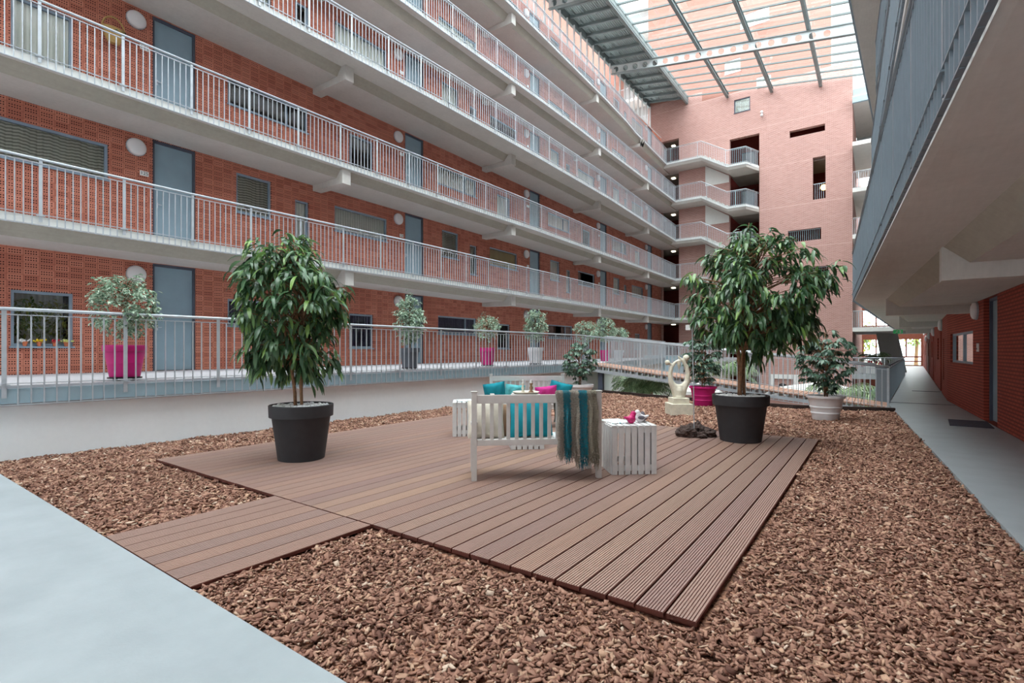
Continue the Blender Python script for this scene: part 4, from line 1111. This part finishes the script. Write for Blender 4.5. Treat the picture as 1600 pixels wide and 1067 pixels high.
def cushion(loc, rot, w, h, t_, mat, label, group='cushions on the benches', seed=1):
    rnd = random.Random(seed); n_ = 16; mb = MB()
    def P(i, j, s_):
        u = -1+2*i/n_; v = -1+2*j/n_
        e = (max(0, 1-abs(u)**2.6)*max(0, 1-abs(v)**2.6))**.5
        pinch = 1-.07*(abs(u)**2)*(1-abs(v)**2)-.0; pin2 = 1-.07*(abs(v)**2)*(1-abs(u)**2)
        wr = .006*math.sin(9*u+4*v+seed)*e
        return (u*w/2*pin2*(1-.05*(1-abs(v))), s_*t_/2*e+wr, v*h/2*pinch*(1-.05*(1-abs(u)))+h/2)
    idx = {}
    for s_ in (-1, 1):
        for i in range(n_+1):
            for j in range(n_+1): idx[(s_, i, j)] = len(mb.v); mb.v.append(P(i, j, s_))
        for i in range(n_):
            for j in range(n_):
                q = (idx[(s_, i, j)], idx[(s_, i+1, j)], idx[(s_, i+1, j+1)], idx[(s_, i, j+1)]); mb.f.append(q if s_ < 0 else q[::-1]); mb.m.append(0)
    o = mb.build('cushion', mat, smooth=True); o.location = loc; o.rotation_euler = rot
    return tag(o, label, 'cushion', group)
sz = .447
cushion(loc2(B1, AX, -.57, .17, sz), (-.28, 0, AX), .42, .44, .15, 'fabric_cream', 'cream cushion at the left end of the near bench', seed=2)
cushion(loc2(B1, AX, -.38, .28, sz), (-.36, .12, AX+.15), .42, .40, .13, 'fabric_brown', 'brown cushion next to the cream one on the near bench', seed=3)
cushion(loc2(B1, AX, -.04, .19, sz), (-.25, 0, AX), .50, .46, .17, 'fabric_teal', 'big teal cushion in the middle of the near bench', seed=4)
cushion(loc2(B2, RB2, .62, .2, sz), (-.3, .15, RB2), .42, .42, .15, 'fabric_teal', 'teal cushion at the left end of the far bench', seed=5)
cushion(loc2(B2, RB2, .30, .22, sz), (-.3, -.1, RB2), .38, .38, .13, 'fabric_teal_light', 'light patterned teal cushion behind the tray on the far bench', seed=6)
cushion(loc2(B2, RB2, -.55, .17, sz), (-.25, -.25, RB2), .44, .42, .14, 'fabric_teal', 'teal cushion at the right end of the far bench', seed=7)
cushion(loc2(B2, RB2, -.33, .33, sz), (-.35, .1, RB2), .42, .36, .13, 'fabric_pink', 'pink cushion on the far bench', seed=8)
def flat_book(loc, rz, w, d, h, mat, name, label, cat):
    mb = MB(); mb.box(-w/2, w/2, -d/2, d/2, 0, h); o = mb.build(name, mat); o.location = loc; o.rotation_euler = (0, 0, rz); tag(o, label, cat)
flat_book(loc2(B1, AX, .33, .26, sz), AX+.2, .30, .38, .015, 'printed_paper', 'magazine', 'teal and white magazine lying on the seat of the near bench', 'magazine')
flat_book(loc2(B2, RB2, -.02, .3, sz), RB2+.1, .34, .28, .03, 'printed_paper', 'folded_cloth', 'teal and white patterned folded cloth on the seat of the far bench', 'cloth')

# throw over the back of the near bench
th = thing('throw_blanket', 'shaggy taupe and teal striped throw hanging over the back of the near bench', 'blanket', loc2(B1, AX, .215, .03, 0), AX)
mb = MB(); nu, nv = 46, 40; rnd = random.Random(6)
prof = [(.13, .62), (.105, .72), (.085, .86), (.06, .965), (.0, 1.0), (-.04, .975), (-.055, .86), (-.07, .7), (-.08, .55), (-.085, .40)]
def pf(t):
    x = t*(len(prof)-1); i = min(int(x), len(prof)-2); f = x-i
    return prof[i][0]*(1-f)+prof[i+1][0]*f, prof[i][1]*(1-f)+prof[i+1][1]*f
for s_ in (0, 1):
    for i in range(nu+1):
        for j in range(nv+1):
            u = i/nu; y, z = pf(j/nv); hang = max(0, (.93-z))
            fold = .034*math.sin(u*21)*min(1, hang*5)+.016*math.sin(u*43+1)*min(1, hang*4)
            if j/nv > .55 and z < .93: z = .93-(.93-z)*(1.0+.28*u+.06*math.sin(u*13))
            th_ = .010+.006*rnd.random()
            mb.v.append((u*.46+.012*math.sin(j*.5)+.03*hang*math.sin(u*9), y+(fold if y > 0 else -abs(fold))+(th_ if s_ else -th_)*(1 if y > 0 else -1)*(.8), z+(.004 if (s_ and abs(y) < .06) else 0)))
N1 = (nu+1)*(nv+1)
for s_ in (0, 1):
    for i in range(nu):
        for j in range(nv):
            a = s_*N1+i*(nv+1)+j; q = (a, a+nv+1, a+nv+2, a+1); mb.f.append(q); mb.m.append(0)
cl_ = mb.build('cloth', 'throw_knit', th, smooth=True)
mb = MB()
for i in range(5200):   # shaggy pile
    u = rnd.random(); tt = rnd.uniform(.36, 1); y, z = pf(tt); hang = max(0, .93-z)
    if z < .93: z = .93-(.93-z)*(1.0+.28*u+.06*math.sin(u*13))
    fold = .034*math.sin(u*21)*min(1, hang*5)+.016*math.sin(u*43+1)*min(1, hang*4)
    p = Vector((u*.46+.03*hang*math.sin(u*9), (y-abs(fold)-.012), z))
    d = Vector((rnd.gauss(0, .6), -.8, rnd.uniform(-1.2, .2))).normalized(); L = rnd.uniform(.02, .05)
    sd = Vector((1, 0, .3)).normalized()*.0022
    mb.add([p-sd, p+sd, p+d*L], [(0, 1, 2)])
mb.build('pile', 'throw_knit', cl_)
mb = MB()
for i in range(230):
    u = rnd.random(); y, z = prof[-1]; z = .93-(.93-z)*(1.0+.28*u+.06*math.sin(u*13))
    p = Vector((u*.46+.03*.5*math.sin(u*9), y-.012+rnd.uniform(-.03, .03), z+.02)); L = rnd.uniform(.09, .2); pts = [p]
    for j in range(4): p = p+Vector((rnd.gauss(0, .008), rnd.gauss(0, .008), -L/4)); pts.append(p)
    mb.tube(pts, [.0035, .004, .004, .0035, .002], 4)
for i in range(60):
    u = rnd.random(); p = Vector((u*.3-.3, .12, .48-rnd.random()*.02)); 
mb.build('fringe', 'throw_knit', cl_)

def crate(loc, rz, label, group='white slatted crates', n_=7, w=.55, d=.55, h=.575):
    t = thing('slatted_crate', label, 'crate', loc, rz, group)
    def part(name, fn): mb = MB(); fn(mb); return bevel(mb.build(name, 'crate_paint', t), .002, 1)
    p = w/n_; g = .017
    for i in range(n_):
        x = -w/2+i*p
        for y in (-d/2, d/2-.014): part('slat', lambda m: m.box(x+g/2, x+p-g/2, y, y+.014, 0, h-.016))
        for s_ in (-1, 1):
            a = s_*w/2; part('slat', lambda m: m.box(min(a, a-s_*.014), max(a, a-s_*.014), -d/2+.014+i*(d-.028)/n_+g/2, -d/2+.014+(i+1)*(d-.028)/n_-g/2, 0, h-.016))
        part('top_slat', lambda m: m.box(x+g/2, x+p-g/2, -d/2-.004, d/2+.004, h-.016, h))
    def inner(m):
        for z in (.04, h-.09):
            m.box(-w/2+.015, w/2-.015, -d/2+.015, -d/2+.035, z, z+.07); m.box(-w/2+.015, w/2-.015, d/2-.035, d/2-.015, z, z+.07)
            m.box(-w/2+.015, -w/2+.035, -d/2+.035, d/2-.035, z, z+.07); m.box(w/2-.035, w/2-.015, -d/2+.035, d/2-.035, z, z+.07)
    part('inner_frame', inner)
    return t
RC = AX-.02
K1 = loc2((-2.335, 5.70, 0), RC, 0.02, .275); crate(K1, RC, 'white slatted crate right of the near bench with bird figurines on it')
K2 = loc2((-5.63, 6.62, 0), AX, 0, .275); crate(K2, AX, 'white slatted crate left of the near bench with a folded cloth on it')
crate((-4.33, 6.42, 0), AX, 'low white slatted crate between the benches, under the tray crate', None, 6, .5, .44, .40)
crate((-4.33, 6.42, .40), AX, 'upper white slatted crate between the benches, carrying the tray', None, 5, .42, .38, .40)
flat_book(loc2(K1, RC, -.13, .06, .575), RC+.25, .27, .36, .012, 'printed_paper', 'magazine', 'printed magazine lying on the crate beside the bird figurines', 'magazine')
flat_book(loc2(K2, AX, .0, .02, .575), AX+.12, .40, .34, .014, 'printed_paper', 'folded_cloth', 'printed cloth folded on the left crate', 'cloth')
t = thing('round_tray', 'round pale wooden tray on the stacked crates between the benches', 'tray', (-4.33, 6.42, .80))
mb = MB(); mb.lathe([(.01, 0), (.17, 0), (.20, .03), (.205, .032), (.2, .036), (.17, .012), (.01, .012)], 40); mb.build('dish', 'fabric_cream', t, smooth=True)
def figurine(p, k, s_):
    o = thing('candle_holder', ['slender pale candle holder standing on the round tray', 'short dark candle holder on the round tray'][k], 'candle holder', p)
    mb = MB(); mb.lathe([(.03*s_, 0), (.035*s_, .01), (.014*s_, .04), (.024*s_, .08), (.012*s_, .11), (.02*s_, .14), (.02*s_, .15)], 20); mb.build('stem', ['stone_cream', 'fabric_brown'][k], o, smooth=True); sm_ = o.children[0]
    mb = MB(); mb.lathe([(.012, .15), (.012, .20), (.002, .205)], 12); mb.build('candle', 'white_paint', sm_)
figurine((-4.36, 6.38, .812), 0, 1.0); figurine((-4.27, 6.47, .812), 1, 1.3)

def bird(loc, rz, mat, label, s_=1.0, wing=None):
    t = thing('bird_figurine', label, 'figurine', loc, rz, None)
    mb = MB(); mb.sphere((0, 0, .052), .05, 0, 16, 10, (1.15, .85, 1.0)); mb.sphere((.03, 0, .118), .033, 0, 14, 9, (1, .95, 1)); mb.sphere((.018, 0, .09), .036, 0, 12, 8)
    mb.tube([(-.03, 0, .06), (-.075, 0, .07), (-.105, 0, .085)], [.026, .018, .008], 8)
    o = mb.build('body', mat, t, smooth=True); r = o.modifiers.new('r', 'REMESH'); r.mode = 'VOXEL'; r.voxel_size = .005; r.use_smooth_shade = True
    mb = MB(); mb.tube([(.055, 0, .118), (.078, 0, .112)], [.01, .001], 8); mb.build('beak', 'bird_grey', t)
    for sgn in (-1, 1):
        mb = MB(); mb.sphere((-.01, sgn*.038, .062), .03, 0, 12, 8, (1.4, .35, .8)); mb.build('wing', wing or mat, t, smooth=True)
    t.scale = (s_, s_, s_)
bird(loc2(K1, RC, .01, -.12, .575), AX+.3, 'bird_pink', 'pink bird figurine on the right crate', 1.0)
bird(loc2(K1, RC, .15, -.02, .575), AX+PI*.95, 'bird_white', 'white bird figurine with a grey tail on the right crate', 1.02, 'bird_grey')
bird(loc2(K1, RC, .22, .06, .575), AX+PI*.5, 'bird_grey', 'small grey bird figurine behind the white one on the right crate', .8)

# ---- sculpture, rocks, rod
t = thing('garden_sculpture', 'cream stone sculpture of two entwined figures on a stepped pedestal in the bark', 'sculpture', (-3.79, 12.0, -.04), YAW)
mb = MB(); mb.box(-.25, .25, -.25, .25, 0, .27); bevel(mb.build('pedestal', 'stone_cream', t), .012)
mb = MB(); mb.box(-.19, .19, -.19, .19, .27, .40); bevel(mb.build('pedestal_step', 'stone_cream', t), .01)
mb = MB()
def arc(pts, r): mb.tube(pts, r, 10)
arc([(-.03, 0, .40), (-.10, 0, .60), (-.185, 0, .78), (-.205, 0, .95), (-.17, 0, 1.10), (-.09, 0, 1.21), (.0, .01, 1.27), (.05, 0, 1.24)], [.10, .085, .062, .05, .045, .035, .028, .02])
arc([(.04, 0, .40), (.11, 0, .60), (.20, 0, .78), (.215, 0, .97), (.18, 0, 1.13), (.11, 0, 1.24), (.04, .01, 1.31), (-.02, 0, 1.36)], [.10, .085, .066, .052, .048, .038, .03, .016])
arc([(-.17, 0, .75), (-.08, 0, .66), (0, 0, .635), (.09, 0, .66), (.18, 0, .76)], [.05, .065, .075, .065, .05])
arc([(-.13, .01, 1.14), (-.2, 0, 1.18), (-.25, 0, 1.21)], [.035, .03, .04]); arc([(.14, 0, 1.2), (.17, 0, 1.26), (.17, 0, 1.3)], [.035, .03, .04])
arc([(.0, 0, 1.27), (.01, 0, 1.16), (.01, 0, 1.06)], [.04, .045, .01])
mb.sphere((-.262, 0, 1.215), .062); mb.sphere((.175, 0, 1.325), .075)
mb.lathe([(.13, .40), (.115, .46), (.12, .56), (.09, .64)], 20)
o = mb.build('figures', 'stone_cream', t, smooth=True); r = o.modifiers.new('r', 'REMESH'); r.mode = 'VOXEL'; r.voxel_size = .011; r.use_smooth_shade = True
s2 = o.modifiers.new('s', 'SMOOTH'); s2.iterations = 4; s2.factor = .5

def rock(loc, r, seed, label):
    rnd = random.Random(seed); me = bpy.data.meshes.new('lava_rock'); import bmesh
    bm = bmesh.new(); bmesh.ops.create_icosphere(bm, subdivisions=4, radius=1)
    off = Vector((rnd.uniform(0, 50), rnd.uniform(0, 50), 0))
    for v in bm.verts:
        n1 = noise.noise(v.co*1.6+off); n2 = noise.noise(v.co*5+off); n3 = abs(noise.noise(v.co*12+off))
        v.co *= 1+.35*n1+.16*n2-.12*n3; v.co.x *= r[0]; v.co.y *= r[1]; v.co.z *= r[2]
        if v.co.z < -.5*r[2]: v.co.z = -.5*r[2]
    bm.to_mesh(me); bm.free(); me.materials.append(MATS['lava'])
    o = bpy.data.objects.new('lava_rock', me); C.objects.link(o); o.location = (loc[0], loc[1], loc[2]+.5*r[2]); tag(o, label, 'rock', 'lava rocks on the deck')
c0 = Vector((-2.52, 8.85, 0))
for (a, b), r, s_, lb in (((-.16, 0), (.17, .14, .13), 1, 'dark lava rock at the left of the rock pile on the deck'), ((.06, .12), (.16, .13, .15), 2, 'dark lava rock at the back of the rock pile, by the foot of the rod'),
                          ((.22, .0), (.14, .12, .10), 3, 'flat lava rock at the right of the rock pile on the deck'), ((.06, -.15), (.085, .075, .075), 4, 'smallest round lava rock at the front of the rock pile')):
    q = c0+RV*a+FV*b; rock((q.x, q.y, 0), r, s_, lb)
q = c0+RV*-.02+FV*-.02
t = thing('garden_rod', 'tall thin metal rod in the lava rocks, small white box near its top', 'rod', (q.x, q.y, 0))
mb = MB(); mb.tube([(0, 0, 0), (-.01, 0, .9), (-.035, -.02, 2.0)], .008, 6); mb.build('rod', 'galvanised', t)
mb = MB(); mb.box(-.13, -.05, -.05, .02, 1.80, 1.89); mb.build('box', 'white_paint', t)

# ---- outside, beyond the far windows
slabbox('ground_outside', 'leaf_bush', -30, 30, 62.6, 110, -.6, -.5)
def outer_tree(loc, h, r, seed, label):
    rnd = random.Random(seed); t = thing('street_tree', label, 'tree', loc, 0, 'trees outside the far windows')
    mb = MB(); mb.tube([(0, 0, 0), (.1, 0, h*.5), (0, 0, h*.8)], [.2, .15, .06], 8)
    for i in range(9):
        a = rnd.uniform(0, 2*PI); mb.tube([(0, 0, h*.45), (r*.5*math.cos(a), r*.5*math.sin(a), h*.7), (r*.8*math.cos(a), r*.8*math.sin(a), h*.85)], [.07, .05, .02], 5)
    mb.build('trunk', 'bark_wood', t)
    mb = MB()
    for i in range(900):
        v = Vector((rnd.gauss(0, 1), rnd.gauss(0, 1), rnd.gauss(0, 1))).normalized()*rnd.uniform(.3, 1)
        leafset(mb, rnd, (v.x*r, v.y*r, h*.72+v.z*h*.36), v+Vector((0, 0, -.3)), .34, .2, 1, 2)
    mb.build('foliage', 'leaf_bush', t)
outer_tree((-1.5, 70, -.5), 5.5, 2.0, 1, 'light green tree outside the left far window of the right wing')
outer_tree((3.5, 74, -.5), 6.5, 2.6, 2, 'light green tree outside the far window straight down the right walkway')
# ---- small things
for i, (y, m, lb) in enumerate(((2.62, 'white_paint', 'white'), (2.83, 'yellow_flower', 'yellow'), (3.07, 'red_flower', 'red'), (3.25, 'lime_flower', 'lime green'))):
    t = thing('flower_pot', 'small terracotta pot with %s flowers on the left ground floor window sill' % lb, 'flower pot', (XW+.02, y, ZF(0)+.56), 0, 'pots on the window sill')
    mb = MB(); mb.lathe([(.028, 0), (.04, .075), (.044, .075), (.044, .09), (.01, .088)], 16); mb.build('pot', 'terracotta', t)
    mb = MB(); rnd = random.Random(i)
    for j in range(16): mb.sphere((rnd.gauss(0, .022), rnd.gauss(0, .034), rnd.uniform(.09, .135)), .018, 0, 6, 4)
    mb.build('flowers', m, t); mb = MB()
    for j in range(14): leafset(mb, rnd, (0, 0, .085), (rnd.gauss(0, 1), rnd.gauss(0, 1), .5), .05, .02, 1, 2)
    mb.build('leaves', 'leaf_bush', t)
t = thing('window_plants', 'yellow-green plants put behind the first ground floor window for its garden reflection', 'plants', (XW-.36, 2.9, ZF(0)+.56)); mb = MB(); rnd = random.Random(8)  # foliage put behind the pane to give the look of a reflected garden
for i in range(520):
    leafset(mb, rnd, (rnd.uniform(-.15, .15), rnd.uniform(-.5, .5), rnd.uniform(.2, .95)), (rnd.gauss(0, 1), rnd.gauss(0, 1), rnd.gauss(0, .8)), .12, .045, .8, 2)
mb.build('foliage', 'leaf_bush', t); mb = MB()
for y in (-.3, .05, .35): mb.lathe([(.05, 0), (.08, .16), (.01, .15)], 16, c=(0, y, 0)); mb.tube([(0, y, .1), (0, y, .6)], .01, 5)
mb.build('pots', 'white_paint', t)
p = F1_.P(U1(17.0), .40, 1.13)
t = thing('window_flowers', 'white-green flowers in a vase inside the window of the right brick wall', 'flowers', p, a1)
mb = MB()
for i, y in enumerate((-1.0, -.5, .1, .7)): mb.lathe([(.07, 0), (.11, .12), (.08, .17), (.01, .16)], 20, c=(0, y, 0))
mb.build('vases', 'outer_pale', t); mb = MB(); rnd = random.Random(3)
for y in (-1.0, -.5, .1, .7):
    for j in range(9): mb.sphere((rnd.gauss(0, .07), y+rnd.gauss(0, .1), rnd.uniform(.22, .38)), .065, 0, 8, 6)
mb.build('blossoms', 'lime_flower', t); mb = MB()
for y in (-1.0, -.5, .1, .7):
    for j in range(26): leafset(mb, rnd, (0, y, .15), (rnd.gauss(0, 1), rnd.gauss(0, 1), .7), .22, .07, 1, 2)
mb.build('leaves', 'leaf_aralia', t)
# basket on the second gallery wall
t = thing('hanging_basket', 'woven wall basket with green leaves hanging on the brick of the second gallery', 'basket', (XW+.02, 4.02, ZF(2)+1.40))
mb = MB(); mb.lathe([(.10, 0), (.17, .12), (.21, .3), (.215, .32), (.19, .31), (.05, .26)], 24); o = mb.build('basket_body', 'basket', t); o.scale = (.55, 1, 1); o.location = (.12, 0, 0)
mb = MB(); mb.tube([(.12, .2*math.cos(a), .3+.27*math.sin(a)) for a in [PI*i/14 for i in range(15)]], .018, 8); mb.build('handle', 'basket', t)
mb = MB(); rnd = random.Random(12)
for i in range(70): leafset(mb, rnd, (.12+rnd.gauss(0, .04), rnd.gauss(0, .09), .3), (rnd.gauss(0, 1), rnd.gauss(0, 1), .8), .11, .05, 1.4, 2)
mb.build('leaves', 'leaf_aralia', t)
# emergency exit sign under the bridge
t = thing('exit_sign', 'green and white emergency exit sign hanging under the bridge at the right walkway', 'sign', (.85, 33.6, 2.35))
mb = MB(); mb.box(-.20, .20, -.02, .02, 0, .2); mb.build('sign_face', 'exit_green', t)
mb = MB(); mb.box(-.22, .22, -.03, .03, .2, .235); mb.box(-.03, .03, -.01, .01, .235, .26); mb.build('sign_lamp', 'white_paint', t)
mb = MB(); mb.sphere((-.03, -.024, .16), .018, 0, 8, 5, (1, .2, 1)); mb.bar((-.03, -.024, .14), (-.05, -.024, .09), .03, .006, up=(0, 1, 0)); mb.bar((-.05, -.024, .09), (-.01, -.024, .04), .018, .006, up=(0, 1, 0)); mb.bar((-.05, -.024, .09), (-.1, -.024, .06), .018, .006, up=(0, 1, 0)); mb.bar((-.03, -.024, .13), (.02, -.024, .11), .014, .006, up=(0, 1, 0)); mb.box(.07, .13, -.026, -.021, .03, .17)
mb.build('running_figure', 'white_paint', t)

# ------------------------------------------------------------------ light
w = bpy.data.worlds.new('sky'); S.world = w; w.use_nodes = True
bg = w.node_tree.nodes['Background']; bg.inputs[0].default_value = (.90, .96, 1.0, 1); bg.inputs[1].default_value = 4.7
S.view_settings.view_transform = 'Standard'; S.view_settings.look = 'None'; S.view_settings.gamma = 1; S.view_settings.use_curve_mapping = False
S.view_settings.exposure = 0.56
sun = bpy.data.lights.new('soft_daylight', 'SUN'); sun.energy = 3.0; sun.angle = math.radians(60); sun.color = (1, .97, .93)
so = bpy.data.objects.new('soft_daylight', sun); C.objects.link(so); so.location = (0, 0, 30); so.rotation_euler = (math.radians(18), math.radians(-12), 0)

cam = bpy.data.cameras.new('camera'); cam.lens = 18; cam.sensor_width = 36; cam.shift_y = 14.5/1600; cam.clip_start = .05; cam.clip_end = 300
co = bpy.data.objects.new('camera', cam); C.objects.link(co); co.location = (0, 0, 1.45); co.rotation_euler = (PI/2, 0, YAW)
S.camera = co
